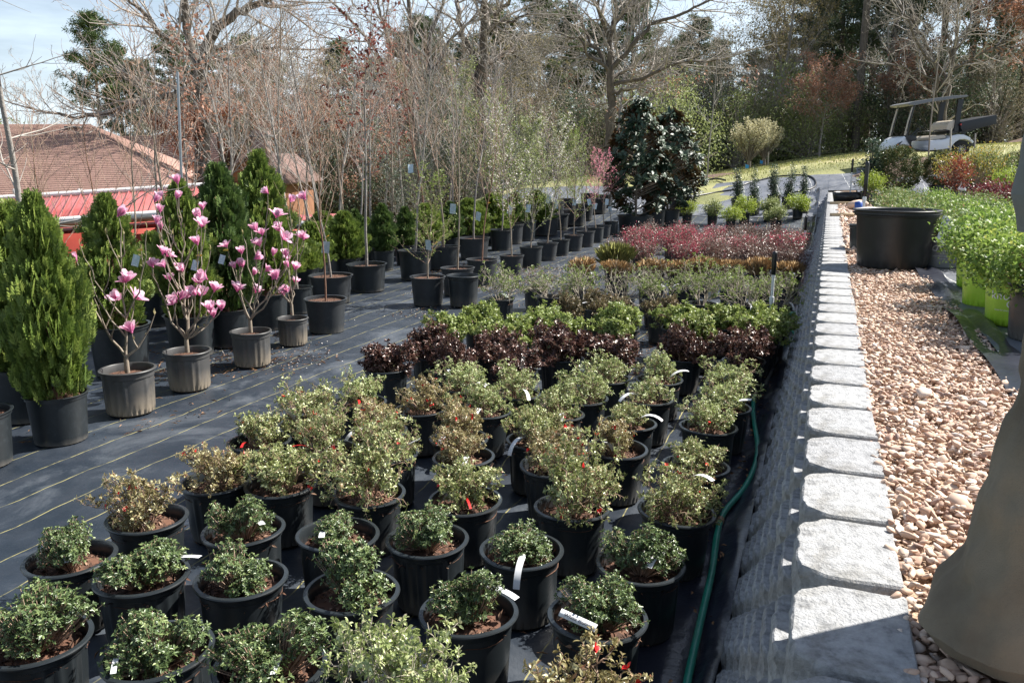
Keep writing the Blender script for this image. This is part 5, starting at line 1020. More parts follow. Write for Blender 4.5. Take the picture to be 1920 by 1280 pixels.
# cream-flowered vase shaped shrub
def vase(px,base,Y,top,half,label):
    B=atY(px,base,Y); B.z=float(terrain(B.x,Y)); H=atY(px,top,Y).z-B.z; R=half/FPX*Y; SG=[];C=[]
    for i in range(110):
        a=random.uniform(0,6.28); q=random.random()**.6; e=Vector((R*q*math.cos(a),R*q*math.sin(a),H*(1.03-.3*q*q)*random.uniform(.72,1.0))); m=Vector((e.x*.35,e.y*.35,e.z*.42)); p=Vector((0,0,.25)); SG+=[(tuple(p),tuple(m),.022,.014),(tuple(m),tuple(e),.014,.004)]
        for k in range(46):
            u=random.uniform(.15,1)**.8; C.append(tuple(m.lerp(e,u)+rv(.035)))
    r=thing('flowering_shrub',label,'shrub',B,0); st=MB(); st.tubes(SG+[((0,0,-.1),(0,0,.3),.1,.09)],4); obj('stems',st.mesh('stems','bark_young'),r)
    C=np.array(C); mb=MB(); mb.leaves(C,unit(len(C))+[0,0,.4],.09,.05,rng.uniform(0,1,len(C)),quad=True); obj('blossom',mb.mesh('blossom','spirea_flower'),r)
vase(1404,312,36,218,40,'cream-flowered vase shaped shrub on the grass, left of two'); vase(1432,310,37,222,34,'cream-flowered vase shaped shrub on the grass, right of two')
# the wood as one mass behind the trees one can tell apart
N=110000; X=rng.uniform(-46,70,N); Yv=rng.uniform(66,86,N); top=6.8+2.4*np.array([noise.noise(Vector((x*.13,0,0)))+.5*noise.noise(Vector((x*.4,3,0))) for x in X]); top*=np.interp(X/Yv,[-.42,-.36,-.1,.17,.2,.33,.36,.6],[.5,.95,1,1,.7,.7,1.1,1.35])
Z=top*rng.uniform(0,1,N)**.8; cl=np.array([noise.noise(Vector((x*.5,y*.5,z*.6))) for x,y,z in zip(X,Yv,Z)]); k=cl>-.12; X,Yv,Z,cl=X[k],Yv[k],Z[k],cl[k]; n=len(X)
mb=MB(); mb.leaves(np.stack([X,Yv,Z+terrain(X,Yv)-.5],1),unit(n)+[0,0,.2],.5,.2,np.clip(.5+cl+rng.uniform(-.3,.3,n),0,1),quad=True); tag(obj('far_wood',mb.mesh('far_wood','pine_blue')),'dense far wood closing the view behind the trees','woodland',kind='stuff')
mb=MB(); SG=[]
for i in range(750):
    x=random.uniform(-46,66); y=random.uniform(52,82); z=float(terrain(x,y)); h=random.uniform(3,8); t=random.gauss(0,.06); SG.append(((x,y,z-.3),(x+t*h,y,z+h),random.uniform(.02,.1),.012))
    for q in range(5):
        u=random.uniform(.3,1); a=random.uniform(-1,1)*1.6; SG.append(((x+t*h*u,y,z+h*u),(x+t*h*u+a,y+random.uniform(-.6,.6),z+h*u+random.uniform(.3,1.6)),.02,.006))
mb.tubes(SG,3); tag(obj('far_saplings',mb.mesh('far_saplings','twig_wood')),'thicket of thin leafless stems inside the far wood','woodland',kind='stuff')
# grass tufts on the slope
N=34000; X=rng.uniform(2,34,N); Yv=rng.uniform(24.8,46,N); a,t=TA(X,Yv); k=(t>26.1)|(a>1); X,Yv=X[k],Yv[k]
k=(np.array([noise.noise(Vector((x*.5,y*.5,0))) for x,y in zip(X,Yv)])>-.35)&(Yv>24.8); X,Yv=X[k],Yv[k]; n=len(X)
mb=MB(); mb.leaves(np.stack([X,Yv,terrain(X,Yv)-.03],1),unit(n)*.5+[0,0,1],.07,.03,rng.uniform(0,1,n),quad=True); tag(obj('grass',mb.mesh('grass','turf_blade')),'short spring grass on the slope below the wood','grass',kind='stuff')

# ---------------------------------------------------------------- buildings below the yard
def roof_courses(name,A,B,C,D_,n,mat,parent,step=.012):
    """stepped shingle courses between the eave A->B and the ridge D_->C"""
    A,B,C,D_=map(Vector,(A,B,C,D_)); nr=(B-A).cross(D_-A).normalized(); nr=nr if nr.z>0 else -nr; mb=MB()
    for k in range(n):
        u0,u1=k/n,(k+1)/n+.15/n; a=A.lerp(D_,u0)+nr*step; b=B.lerp(C,u0)+nr*step; c=B.lerp(C,min(u1,1)); d=A.lerp(D_,min(u1,1))
        m=24; pa=[a.lerp(b,i/m) for i in range(m+1)]; pd=[d.lerp(c,i/m) for i in range(m+1)]; lo=[p-nr*step for p in pa]
        v=[tuple(p) for p in lo+pa+pd]; f=[[i,i+1,m+2+i,m+1+i] for i in range(m)]+[[m+1+i,m+2+i,2*m+3+i,2*m+2+i] for i in range(m)]; mb.add(v,f)
    return tag(obj(name,mb.mesh(name,mat),parent),kind='stuff')
def quadbox(name,mat,parent,pts,th=.1):
    """slab through four points, thickened downwards"""
    P=[Vector(p) for p in pts]; n=(P[1]-P[0]).cross(P[3]-P[0]).normalized()*th; v=[tuple(p) for p in P]+[tuple(p-n) for p in P]; mb=MB()
    mb.add(v,[[0,1,2,3],[7,6,5,4],[0,4,5,1],[1,5,6,2],[2,6,7,3],[3,7,4,0]]); return obj(name,mb.mesh(name,mat),parent)
def bxo(name,mat,parent,c,s,rz=0,ry=0):
    mb=MB(); mb.box((0,0,0),s); return obj(name,mb.mesh(name,mat),parent,c,rot=(0,ry,rz))
h1=thing('brown_roofed_house','big low house with a wide reddish brown shingle roof at the far left','building',(0,0,0))
rA,rB=atY(-420,233,31),atY(168,233,31); eA,eB=atY(-520,398,22.5),atY(335,372,22.5)
roof_courses('roof',eA,eB,rB,rA,46,'shingle',h1)
bk=atY(215,262,38); quadbox('roof_back','shingle',h1,[rA,rB,Vector((rB.x+2.5,39,eB.z)),Vector((rA.x,39,eB.z))],.05); quadbox('roof_end','shingle',h1,[eB,Vector((rB.x+2.5,39,eB.z)),rB,rB+Vector((.01,0,0))],.04)
bxo('wall','cedar_wood',h1,((eA.x+eB.x)/2-.6,30.5,eB.z-1.4),(eB.x-eA.x-1.6,14,2.6)); bxo('gutter','gutter_white',h1,((eA.x+eB.x)/2,22.4,(eA.z+eB.z)/2-.02),(eB.x-eA.x,.12,.12),ry=math.atan2(eA.z-eB.z,eB.x-eA.x)); bxo('skylight','roof_grey',h1,atY(140,240.5,30.4)+Vector((0,0,.03)),(.5,.5,.06),ry=0)
for a,b in ((152,163),(31,35)): 
    p=atY(a,378,22.9); bxo('vent_pipe','gutter_white',h1,p+Vector((0,0,.1)),(.09,.09,.5))
h2=thing('dark_roofed_house','lower house with a darker brown roof behind the big brown roof','building',(0,0,0))
a,b,c,d=atY(195,372,36),atY(420,372,33),atY(405,250,40),atY(215,256,40); roof_courses('roof',a,b,c,d,30,'shingle_dark',h2)
quadbox('roof_back','shingle_dark',h2,[d,c,c+Vector((0,7,-2.6)),d+Vector((0,7,-2.6))],.05); bxo('wall','cedar_wood',h2,((a.x+b.x)/2,38,a.z-1.2),(b.x-a.x-.6,7,2.4))
h3=thing('cedar_cabin','small orange cedar cabin with a gabled brown roof and stone chimney','building',(0,0,0)); Y=30
L_,R2,Tm=atY(412,335,Y),atY(525,338,Y),atY(468,285,Y); base=atY(470,430,Y).z
mb=MB(); 
mb.add([(L_.x+.25,Y,base),(R2.x-.25,Y,base),(R2.x-.25,Y,R2.z),(Tm.x,Y,Tm.z-.1),(L_.x+.25,Y,L_.z)],[[0,1,2],[0,2,4],[2,3,4]]); mb.add([(L_.x+.25,Y,base),(L_.x+.25,Y+6,base),(L_.x+.25,Y+6,L_.z),(L_.x+.25,Y,L_.z)],[[0,1,2,3]]); mb.add([(R2.x-.25,Y,base),(R2.x-.25,Y+6,base),(R2.x-.25,Y+6,R2.z),(R2.x-.25,Y,R2.z)],[[0,1,2,3]]); obj('wall',mb.mesh('wall','cedar_wood'),h3)
PL=None
for k in range(14):
    z=base+.1+k*.19; 
    if z<L_.z:
        if PL is None: mb=MB(); mb.box((0,0,0),(R2.x-L_.x-.54,.03,.17),rot=[[1,0,0],[0,.99,.14],[0,-.14,.99]]); PL=mb.mesh('plank','cedar_wood')
        obj('plank',PL,h3,((L_.x+R2.x)/2,Y-.03,z))
for x in (433,512): p=atY(x,372,Y-.1); bxo('window','window_dark',h3,p,(.6,.06,.75)); 
for s,E_ in ((-1,L_),(1,R2)):
    e=Vector((E_.x+s*.1,Y-.5,E_.z-.12)); t=Vector((Tm.x,Y-.5,Tm.z)); quadbox('roof','shingle_dark',h3,[e,t,t+Vector((0,7,0)),e+Vector((0,7,0))] if s<0 else [t,e,e+Vector((0,7,0)),t+Vector((0,7,0))],.12)
bxo('chimney','chimney_stone',h3,atY(492,285,Y+1)+Vector((0,0,0)),(.55,.55,1.5)); bxo('chimney_cap','roof_grey',h3,atY(492,262,Y+1)+Vector((0,0,.12)),(.7,.7,.1))
h4=thing('red_shed','long shed with a corrugated red metal roof and white gutters below the house','building',(0,0,0))
tA,tB=atY(-260,392,19),atY(412,350,19); lA,lB=atY(-300,440,15.6),atY(400,391,15.6)
quadbox('roof','metal_red',h4,[lA,lB,tB,tA],.05); mb=MB()
for i in range(int((lB.x-lA.x)/.19)):
    u=i/((lB.x-lA.x)/.19); p,q=lA.lerp(lB,u),tA.lerp(tB,u); n_=Vector((0,-.2,1)).normalized()*.018; mb.tubes([(tuple(p+n_),tuple(q+n_),.022,.022)],4)
tag(obj('roof_ribs',mb.mesh('roof_ribs','metal_red'),h4),kind='stuff')
def beam(name,mat,par,p,q,s):
    mb=MB(); mb.tubepath([tuple(p),tuple(q)],s,4); return obj(name,mb.mesh(name,mat),par)
beam('gutter','gutter_white',h4,lA+Vector((0,-.08,-.03)),lB+Vector((0,-.08,-.03)),.075); beam('gutter','gutter_white',h4,tA+Vector((0,.05,.04)),tB+Vector((0,.05,.04)),.075)
bxo('wall','wall_red',h4,((lA.x+lB.x)/2,17.6,(lA.z+lB.z)/2-1.45),(lB.x-lA.x-.5,3.2,2.3),ry=math.atan2(lA.z-lB.z,lB.x-lA.x))
h5=thing('red_lean_to','lower red metal lean-to with a white gutter, partly hidden by the thujas','building',(0,0,0)); a,b=atY(335,432,14.2),atY(640,415,14.2); c,d=atY(640,400,15.4),atY(335,412,15.4)
quadbox('roof','metal_red',h5,[a,b,c,d],.04); bxo('wall','wall_red',h5,((a.x+b.x)/2,15.1,a.z-.9),(b.x-a.x-.3,1.2,1.6)); beam('gutter','gutter_white',h5,a+Vector((0,-.05,0)),b+Vector((0,-.05,0)),.05)

# ---------------------------------------------------------------- golf cart
CY=25.0; O=atY(1658.9,284.6,CY)
cart=thing('golf_cart','white golf cart with tan seat, dark roof and tipped black cargo bed','golf cart',O)
def zz(zx,zy): return ((zx-165)/536,(1000-zy)/536)
def ext(name,mat,poly,y0,y1,parent=None,bev=0,smooth=False):
    import bmesh
    bm=bmesh.new(); P=[zz(*p) for p in poly]; f=bm.faces.new([bm.verts.new((x,y0,z)) for x,z in P]); g=bmesh.ops.extrude_face_region(bm,geom=[f]); bmesh.ops.translate(bm,verts=[v for v in g['geom'] if isinstance(v,bmesh.types.BMVert)],vec=(0,y1-y0,0))
    if bev: bmesh.ops.bevel(bm,geom=bm.edges[:],offset=bev,segments=2,affect='EDGES',profile=.6)
    bmesh.ops.recalc_face_normals(bm,faces=bm.faces[:]); bmesh.ops.triangulate(bm,faces=[f for f in bm.faces if len(f.verts)>4]); me=bpy.data.meshes.new(name); bm.to_mesh(me); bm.free(); me.materials.append(MAT[mat]); merge_smooth(me,35)
    return obj(name,me,parent or cart)
ext('front_body','cart_white',[(168,985),(185,920),(215,865),(270,800),(330,765),(375,815),(420,875),(465,940),(455,955),(400,905),(330,895),(260,905),(205,960)],-.52,.52,bev=.03)
ext('headlight_bezel','cart_black',[(195,935),(225,880),(300,842),(255,900)],-.545,-.50); ext('headlight','amber',[(200,925),(232,880),(236,905)],-.55,-.53); ext('turn_lamp','amber',[(390,915),(450,920),(462,950),(430,950)],-.535,-.51)
ext('side_panel','cart_black',[(345,800),(372,812),(470,945),(540,975),(490,972),(440,930)],-.56,-.5); ext('dashboard','cart_black',[(350,755),(500,760),(530,800),(520,835),(440,850),(370,810)],-.5,.5,bev=.01)
ext('floor','cart_black',[(430,950),(740,985),(740,1005),(430,975)],-.55,.55); ext('rear_body','cart_white',[(722,985),(720,835),(860,820),(900,825),(1000,800),(1050,760),(1150,740),(1230,745),(1330,785),(1400,850),(1385,880),(1330,835),(1250,815),(1170,820),(1110,860),(1075,905),(1050,950),(880,975)],-.58,.58,bev=.02)
ext('sill','cart_black',[(880,978),(1010,955),(1020,972),(890,1000)],-.56,.56); ext('bumper','cart_black',[(1345,870),(1430,860),(1448,880),(1440,925),(1390,940),(1350,905)],-.5,.5,bev=.01)
ext('seat','seat_tan',[(722,830),(725,790),(770,755),(860,755),(950,745),(990,775),(990,800),(860,818)],-.48,.48,bev=.03); ext('seat_back','seat_tan',[(968,680),(985,590),(1020,540),(1070,522),(1105,530),(1110,560),(1090,640),(1060,690)],-.5,.5,bev=.03); ext('seat_shell','cart_black',[(1062,690),(1095,620),(1115,530),(1160,560),(1150,720),(1060,730)],-.5,.5)
def pathobj(name,mat,pts,r,par,n=6): mb=MB(); mb.tubepath(pts,r,n); return obj(name,mb.mesh(name,mat,True),par)
Zp=lambda x,y,d: (zz(x,y)[0],d,zz(x,y)[1])
for dd in (-.5,.5):
    pathobj('front_pillar','cart_black',[Zp(362,790,dd),Zp(395,560,dd),Zp(435,320,dd),Zp(440,250,dd)],.02,cart); pathobj('roof_strut','seat_tan',[Zp(335,755,dd*.96),Zp(370,540,dd*.96),Zp(415,330,dd*.96)],.022,cart)
    ext('rear_pillar','cart_black',[(1088,560),(1098,220),(1185,215),(1165,380),(1150,700),(1085,690)],dd-.04,dd+.04); pathobj('armrest','cart_black',[Zp(765,750,dd),Zp(770,700,dd),Zp(800,680,dd),Zp(960,675,dd),Zp(1050,690,dd)],.017,cart)
ext('roof','roof_grey',[(310,280),(380,255),(700,205),(1000,165),(1215,158),(1235,172),(1190,190),(1000,215),(700,255),(420,310),(330,300)],-.6,.6,bev=.015)
ext('cargo_bed','cart_black',[(1165,555),(1695,450),(1710,585),(1560,625),(1200,700),(1160,640)],-.6,.6,bev=.008); ext('bed_frame','cart_black',[(1210,700),(1500,635),(1510,650),(1400,690),(1280,730)],-.35,.35); ext('bed_prop','cart_black',[(1290,700),(1320,700),(1350,780),(1300,790)],-.3,-.2); ext('tail_lamp','lamp_red',[(1145,580),(1168,580),(1168,608),(1145,608)],-.62,-.59)
pathobj('steering_column','cart_black',[Zp(490,770,-.25),Zp(560,690,-.25),Zp(612,640,-.25)],.02,cart)
mb=MB(); ring=[(.02*0,.17*math.cos(q),.17*math.sin(q)) for q in np.linspace(0,2*math.pi,25)]; mb.tubepath(ring,.013,6,caps=False); o=obj('steering_wheel',mb.mesh('steering_wheel','cart_black',True),cart,Zp(618,636,-.25),rot=(0,-.85,0)); pathobj('cup','seat_tan',[Zp(400,755,-.3),Zp(400,690,-.3)],.035,cart,10)
def wheel(x,z,y):
    mb=MB(); mb.lathe([(.13,-.09),(.21,-.1),(.243,-.07),(.245,.07),(.21,.1),(.13,.09)],36); w_=obj('wheel',mb.mesh('tyre','tyre',True),cart,(x,y,z),rot=(math.pi/2,0,0))
    mb=MB(); mb.lathe([(.001,.05),(.035,.07),(.04,.05)],12)
    for k in range(10):
        a=k*math.pi/5; mb.box((.085*math.cos(a),.085*math.sin(a),.05),(.1,.022,.02),rot=[[math.cos(a),-math.sin(a),0],[math.sin(a),math.cos(a),0],[0,0,1]])
    mb.lathe([(.125,.03),(.14,.075),(.145,.03)],30); obj('rim',mb.mesh('rim','rim_silver'),w_); mb=MB(); mb.lathe([(.001,.0),(.13,.0)],24); mb.lathe([(.001,-.01),(.13,-.01)],24); obj('hub',mb.mesh('hub','tyre'),w_)
for zx,zy in ((285,1060),(1220,960)):
    x,z=zz(zx,zy)
    for y in (-.48,.48): wheel(x,z,y)
# mulch mounds
def mound(name,label,c,rx,ry,h,cat='mulch bed',seed=0):
    mb=MB(); n,m=40,14; V=[]
    for j in range(m+1):
        r=j/m
        for i in range(n):
            a=i*2*math.pi/n; k=1+.18*noise.noise(Vector((math.cos(a)*1.5,math.sin(a)*1.5,seed))); x,y=c[0]+rx*r*k*math.cos(a),c[1]+ry*r*k*math.sin(a)
            V.append((x,y,float(terrain(x,y))+h*(1-r*r)**1.2*(1+.3*noise.noise(Vector((x*3,y*3,0))))-.02*r+.02*noise.noise(Vector((x*14,y*14,0)))))
    i=np.arange(n); j=(i+1)%n; mb.add(V,np.concatenate([np.stack([k*n+i,k*n+j,(k+1)*n+j,(k+1)*n+i],1) for k in range(m)])); tag(obj(name,mb.mesh(name,'mulch',True)),kind='structure')
p=G(1700,292); mound('mulch_mound','',(atY(1735,290,23.4).x,23.4),2.0,.7,.32); p=G(1326,333); mound('mulch_ground','',(p.x-.3,p.y-.1),1.6,1.0,.1,seed=3); mound('mulch_heap','',(atY(1905,255,40).x+1.5,39),3,1.2,.5,seed=5)

# ---------------------------------------------------------------- hoses, risers, stakes
def hose(name,label,pts,r,mat,cat='hose',n=8,sub=6):
    P=np.array([tuple(p) for p in pts]); out=[]
    for k in range(len(P)-1):
        p0,p1,p2,p3=P[max(k-1,0)],P[k],P[k+1],P[min(k+2,len(P)-1)]
        for u in np.arange(sub)/sub: out.append(.5*((2*p1)+(-p0+p2)*u+(2*p0-5*p1+4*p2-p3)*u*u+(-p0+3*p1-3*p2+p3)*u**3))
    out.append(P[-1]); mb=MB(); mb.tubepath(out,r,n); return tag(obj(name,mb.mesh(name,mat,True)),label,cat),out
def gz(x,y,h): p=G(x,y,h); return (p.x,p.y,float(terrain(p.x,p.y))+h)
pts=[gz(x,y,.03) for x,y in [(1280,1330),(1290,1270),(1312,1170),(1335,1070),(1345,1000),(1358,960),(1395,915),(1416,870),(1420,830),(1412,770),(1418,710),(1430,668)]]
bk=gz(1465,655,0); bc=Vector((bk[0],bk[1]+.1,0))
hz,hp=hose('garden_hose','green garden hose lying along the foot of the wall and round the concrete bucket','x x x'.split() and [Vector(p) for p in pts]+[bc+Vector((.14*math.cos(a),.14*math.sin(a),.03+.035*k)) for k,a in enumerate(np.linspace(-2.2,4.6,9))]+[bc+Vector((.16,.1,.28)),bc+Vector((.03,.2,.2)),bc+Vector((.08,.5,.04)),bc+Vector((.1,1.4,.02))],.0135,'hose_green')
i=int(len(hp)*.19); mb=MB(); q=[tuple(hp[i+k]) for k in (0,1)]; mb.tubepath(q,.0165,10); obj('coupling',mb.mesh('coupling','brass',True),hz)
def riser(label,P,h,hh,bucket=None,bmat='concrete',br=.085,bh=.17):
    r=thing('water_riser',label,'water tap post',P,0,'white standing water pipes'); mb=MB(); mb.tubepath([(0,0,0),(0,0,h-hh)],.0125,10); mb.tubepath([(0,0,h*.47),(0,0,h*.53)],.02,10); mb.tubepath([(0,0,h*.45),(0,0,h*.46)],.017,10); mb.tubepath([(0,0,h-hh-.02),(0,0,h-hh)],.016,10); obj('pipe',mb.mesh('pipe','pvc',True),r)
    mb=MB(); mb.lathe([(.001,h-hh-.005),(.019,h-hh),(.0215,h-hh*.6),(.0215,h-.03),(.02,h-.008),(.008,h),(.001,h)],14); obj('foam_handle',mb.mesh('foam_handle','rubber_black',True),r)
    if bucket: mb=MB(); mb.lathe([(.001,.0),(br*.93,.0),(br,bh*.9),(br*.96,bh),(.001,bh-.004)],28); obj('base',merge_smooth(mb.mesh('base',bmat)),r)
    return r
P=Vector((bc.x-.08,bc.y,0)); hh=atY(1450,471,P.y).z; rr=riser('white water pipe with black foam top in a round concrete base',P,hh,.2,True,br=.115,bh=.2)
beam('spigot','pvc',rr,Vector((-.05,-.1,.14)),Vector((-.14,-.17,.12)),.012)
P=G(1505,496); P.z=0; riser('white water pipe with a black top in a white bucket, beside the red shrubs',P,atY(1502,405,P.y).z,.22,True,'pvc',.15,.22)
for k in range(3): mb=MB(); mb.lathe([(.155,.05+.06*k),(.163,.058+.06*k),(.155,.066+.06*k)],28); obj('bucket_ring',mb.mesh('bucket_ring','pvc',True),bpy.data.objects['water_riser.001'])
P=AT(.48,9.6); z=.8; Y=P[1]; riser('white water pipe with a thick black top rising behind the huge black pot',Vector((atY(1620,380,Y).x,Y,z)),atY(1620,303,Y).z-z,.36,False)
Y=16.5; riser('farthest white water pipe, standing in a low black tub',Vector((atY(1595,350,Y).x,Y,.8)),atY(1595,298,Y).z-.8,.26,False)
o=bpy.data.objects; mb=MB(); mb.lathe([(.001,0),(.25,0),(.29,.2),(.27,.2),(.24,.05),(.001,.05)],30); p=atY(1594,353,16.5); tag(obj('black_tub',mb.mesh('black_tub','rubber_black',True),loc=(p.x,16.6,.8)),'low black tub round the foot of the farthest water pipe','tub')
mb=MB(); mb.lathe([(.001,0),(.055,0),(.06,.17),(.001,.18)],20); p=atY(1612,360,13); tag(obj('blue_canister',mb.mesh('blue_canister','drum_blue',True),loc=(p.x,13,.8)),'small blue canister beside the thick water pipe','canister')
def bz(a,t,h=.03): x,y=AT(a,t); return (x,y,float(terrain(x,y))+h)
hose('black_hose','black hose snaking along the foot of the wall past the red shrubs',[bz(-.3,5.6,.1),bz(-.28,7.2),bz(-.37,8.0),bz(-.27,9.2),bz(-.3,10),bz(-.22,11.5),bz(-.3,12.5),bz(-.23,14),bz(-.3,15.2),bz(-.35,17),bz(-.3,19)],.012,'hose_black')
def tz(x,y): p=G(x,y); return (p.x,p.y,float(terrain(p.x,p.y))+.03)
hose('loop_hose','long black hose looping over the fabric on the slope',[tz(x,y) for x,y in [(1268,352),(1300,345),(1340,337),(1360,340)]],.03,'hose_black')
hose('slope_hose','black hose bent in a wide loop on the fabric slope',[tz(x,y) for x,y in [(1290,372),(1340,363),(1380,356),(1400,346),(1450,334),(1500,330),(1522,334),(1530,346),(1520,356),(1490,362)]],.022,'hose_black')
def post(name,label,px,base,top,Y,s,mat,cat='stake',up=False):
    A=atY(px,base,Y); B=atY(px+1,top,Y); mb=MB(); mb.tubepath([tuple(Vector((0,0,-.1))),tuple(B-A)],s,6); tag(obj(name,mb.mesh(name,mat),loc=A),label,cat)
post('wooden_stake','pale wooden stake in front of the rear wheel of the cart',1782,288,241,22.5,.022,'twig_pale'); post('wooden_stake','grey stake standing in the grass right of the cart',1828,272,250,24,.02,'twig_grey'); post('marker_post','thin white marker post beside the cream shrubs',1440,312,285,35,.03,'twig_pale','marker post')
for lb,px,py,Y in (('small blue marker flag in the grass near the fabric edge',1397,320,30),('small blue marker flag at the foot of the cream shrubs',1425,303,36)):
    A=atY(px,py,Y); z=float(terrain(A.x,A.y)); mb=MB(); mb.add([(0,0,0),(.12,.02,-.02),(.13,.0,.1),(0,0,.14)],[[0,1,2,3]]); r=thing('marker_flag',lb,'flag',(A.x,A.y,z)); obj('flag',mb.mesh('flag','flag_blue'),r,(0,0,.12)); beam('wire','galv',r,(0,0,0),(0,0,.26),.006)
def slab(name,label,px,py,Y,s,mat,cat,rz=0,dz=0):
    p=atY(px,py,Y); mb=MB(); mb.box((0,0,0),s); tag(obj(name,mb.mesh(name,mat),loc=(p.x,p.y,p.z+dz),rotz=rz),label,cat)
for k,(px,py,lb) in enumerate(((1560,341,'lower beige block lying across the far end of the wall'),(1561,334,'upper beige block stacked across the far end of the wall'))): slab('beige_block',lb,px,py,24.6,(.42,.3,.11),'beige_paint','block',.1)
tp=AT(.3,13.2); mb=MB(); mb.box((0,0,.02),(.5,.09,.04)); tag(obj('wood_board',mb.mesh('wood_board','board_wood'),loc=(tp[0],tp[1],.8),rotz=-.05),'short pale board lying across the top of the wall, nearer one','board')
tp=AT(.45,17.0); mb=MB(); mb.box((0,0,.02),(.8,.1,.05)); tag(obj('wood_board',mb.mesh('wood_board','board_wood'),loc=(tp[0],tp[1],.8),rotz=-.2),'longer pale board lying across the top of the wall, farther one','board')
tp=AT(.5,15.2); mb=MB(); mb.add(T2[0][0]*np.array([.2,.14,.1]),T2[0][1],.7); tag(obj('boulder',merge_smooth(mb.mesh('boulder','stone_mix'),50),loc=(tp[0],tp[1],.86)),'rounded tan boulder on the gravel near the far end','boulder')

# ---------------------------------------------------------------- upper bed: huge pot, roses, clipped balls
P=G(1671,506,0,zf=.8); P.x*=(P.y+.26)/P.y; r=thing('huge_pot','huge black nursery pot standing empty on the gravel beside the wall','pot',(P.x,P.y+.26,.79)); obj('pot',POTbig,r,scale=.95); obj('rim_lip',pot_mesh('rim_lip','pot_smooth',.318,.312,.03,n=96,band=.01,rim=.006),r,(0,0,.385),scale=.95); 
p=atY(1600,415,7.6); r=thing('nursery_pot','small black pot half hidden behind the left side of the huge pot','pot',(p.x+.1,7.6,.79)); obj('pot',POT3[1],r,scale=.9)
def wraptext(txt,size,mat,R,az,z,parent,shear=0,spacing=1,dx=0):
    me=text_mesh(txt,size,mat,shear,spacing=spacing); v=np.zeros(len(me.vertices)*3); me.vertices.foreach_get('co',v); v=v.reshape(-1,3); a=az+(v[:,0]+dx)/R; rr=R+.0012+v[:,2]; zq=z+v[:,1]; rr=rr+(zq-z)*.08
    me.vertices.foreach_set('co',np.stack([rr*np.cos(a),rr*np.sin(a),zq],1).ravel()); me.update(); return obj('lettering',me,parent)
POTL=pot_mesh('lime_pot','pot_lime',.14,.118,.235,n=96,notch=True,rim=.008,band=.022); POTD=pot_mesh('drift_pot','pot_drift',.155,.135,.25,n=96,rim=.006,band=.012); POTW=pot_mesh('white_pot','pot_white',.14,.12,.24,n=64)
def upplant(name,label,P,plant,grp,pot,s=1,ps=1,cat='potted rose',soil=True):
    r=thing(name,label,cat,(P[0],P[1],float(upper(P[0],P[1]))+.006),0,grp,s); po=obj('pot',pot,r,rotz=0)
    if soil: obj('soil',random.choice(SOIL3),r)
    for me in plant: obj(me.name.split('.')[0],me,r,rotz=random.uniform(0,6.28) if len(plant)==1 else 0,scale=ps,loc=(0,0,.2*(1-ps)))
    return r,po
P=G(1885,612,0,zf=.8); P.x*=(P.y+.12)/P.y; P.y+=.12; r,po=upplant('rose_bush','bright green rose in the lime pot lettered knock Out, nearest the gravel',(P.x+.03,P.y),ROSE[0],'roses in lime green pots',POTL,1,.95)
az=math.atan2(-P.y,-P.x)+.05
wraptext('knock',.058,'print_white',.13,az,.155,po,spacing=1.05,dx=-.045); wraptext('Out',.05,'print_white',.128,az,.115,po,dx=.0); wraptext('roses for everyone',.011,'print_white',.124,az,.085,po,dx=-.05)
P=G(1842,576,0,zf=.8); P.x*=(P.y+.13)/P.y; P.y+=.13; r,_=upplant('rose_bush','bright green rose in the smooth lime pot with a white label on its soil',(P.x+.02,P.y),ROSE[1],'roses in lime green pots',POTL,1.02,1.0); obj('tag',TAGF,r,(-.02,-.06,.25),rot=(.5,.4,.3))
P=G(1822,545,0,zf=.8); P.x*=(P.y+.22)/P.y; P.y+=.22; r,_=upplant('rose_bush','bright green rose in a lime pot mostly hidden behind the others',(P.x+.03,P.y),ROSE[2],'roses in lime green pots',POTL,1,.95)
P=G(1765,502,0,zf=.8); P.x*=(P.y+.14)/P.y; P.y+=.14; r,po=upplant('rose_bush','small leaved rose in a grey lilac pot lettered drift behind the huge pot',(P.x,P.y),ROSED[0],'roses in the upper bed',POTD,1.0,.85); az=math.atan2(-P.y,-P.x)
wraptext('drift',.1,'print_white',.148,az,.165,po,shear=.35,spacing=1.05); wraptext('GROUNDCOVER ROSES',.013,'print_white',.144,az,.098,po); wraptext('Rosa hyb.',.012,'print_white',.143,az,.08,po)
# picture card hanging on that rose
mb=MB(); mb.add([(-.06,0,-.1),(.06,0,-.1),(.06,0,.1),(-.06,0,.1)],[[0,1,2,3]]); c=atY(1776,433,P.y-.2); o=obj('tag',mb.mesh('tag','tag_white'),r); o.location=(c.x-r.location.x,c.y-r.location.y,c.z-r.location.z); o.rotation_euler=(-.25,.3,0)
mb=MB(); mb.add([(-.054,-.001,-.045),(.054,-.001,-.045),(.054,-.001,.094),(-.054,-.001,.094)],[[0,1,2,3]]); obj('picture',mb.mesh('picture','card_photo'),o)
P=G(1962,640,0,zf=.8); r,_=upplant('rose_bush','rose in a dark grey pot cut off by the right edge',(P.x+.02,P.y+.08),ROSE[0],None,POT3[1],1.05,.9)
L=[]
for i,(a,t) in enumerate([(1.2,5.0),(1.25,5.6),(1.2,6.2),(1.6,5.2),(1.65,5.9),(1.6,6.5),(1.95,6.4)]): L.append(upplant('rose_bush','x',AT(a,t),ROSE[i%3],'roses in lime green pots',POTL,1,random.uniform(.85,1.0))[0])
number(L,'bright green rose behind the lime pots, {o} of the leafy mass')
L=[]
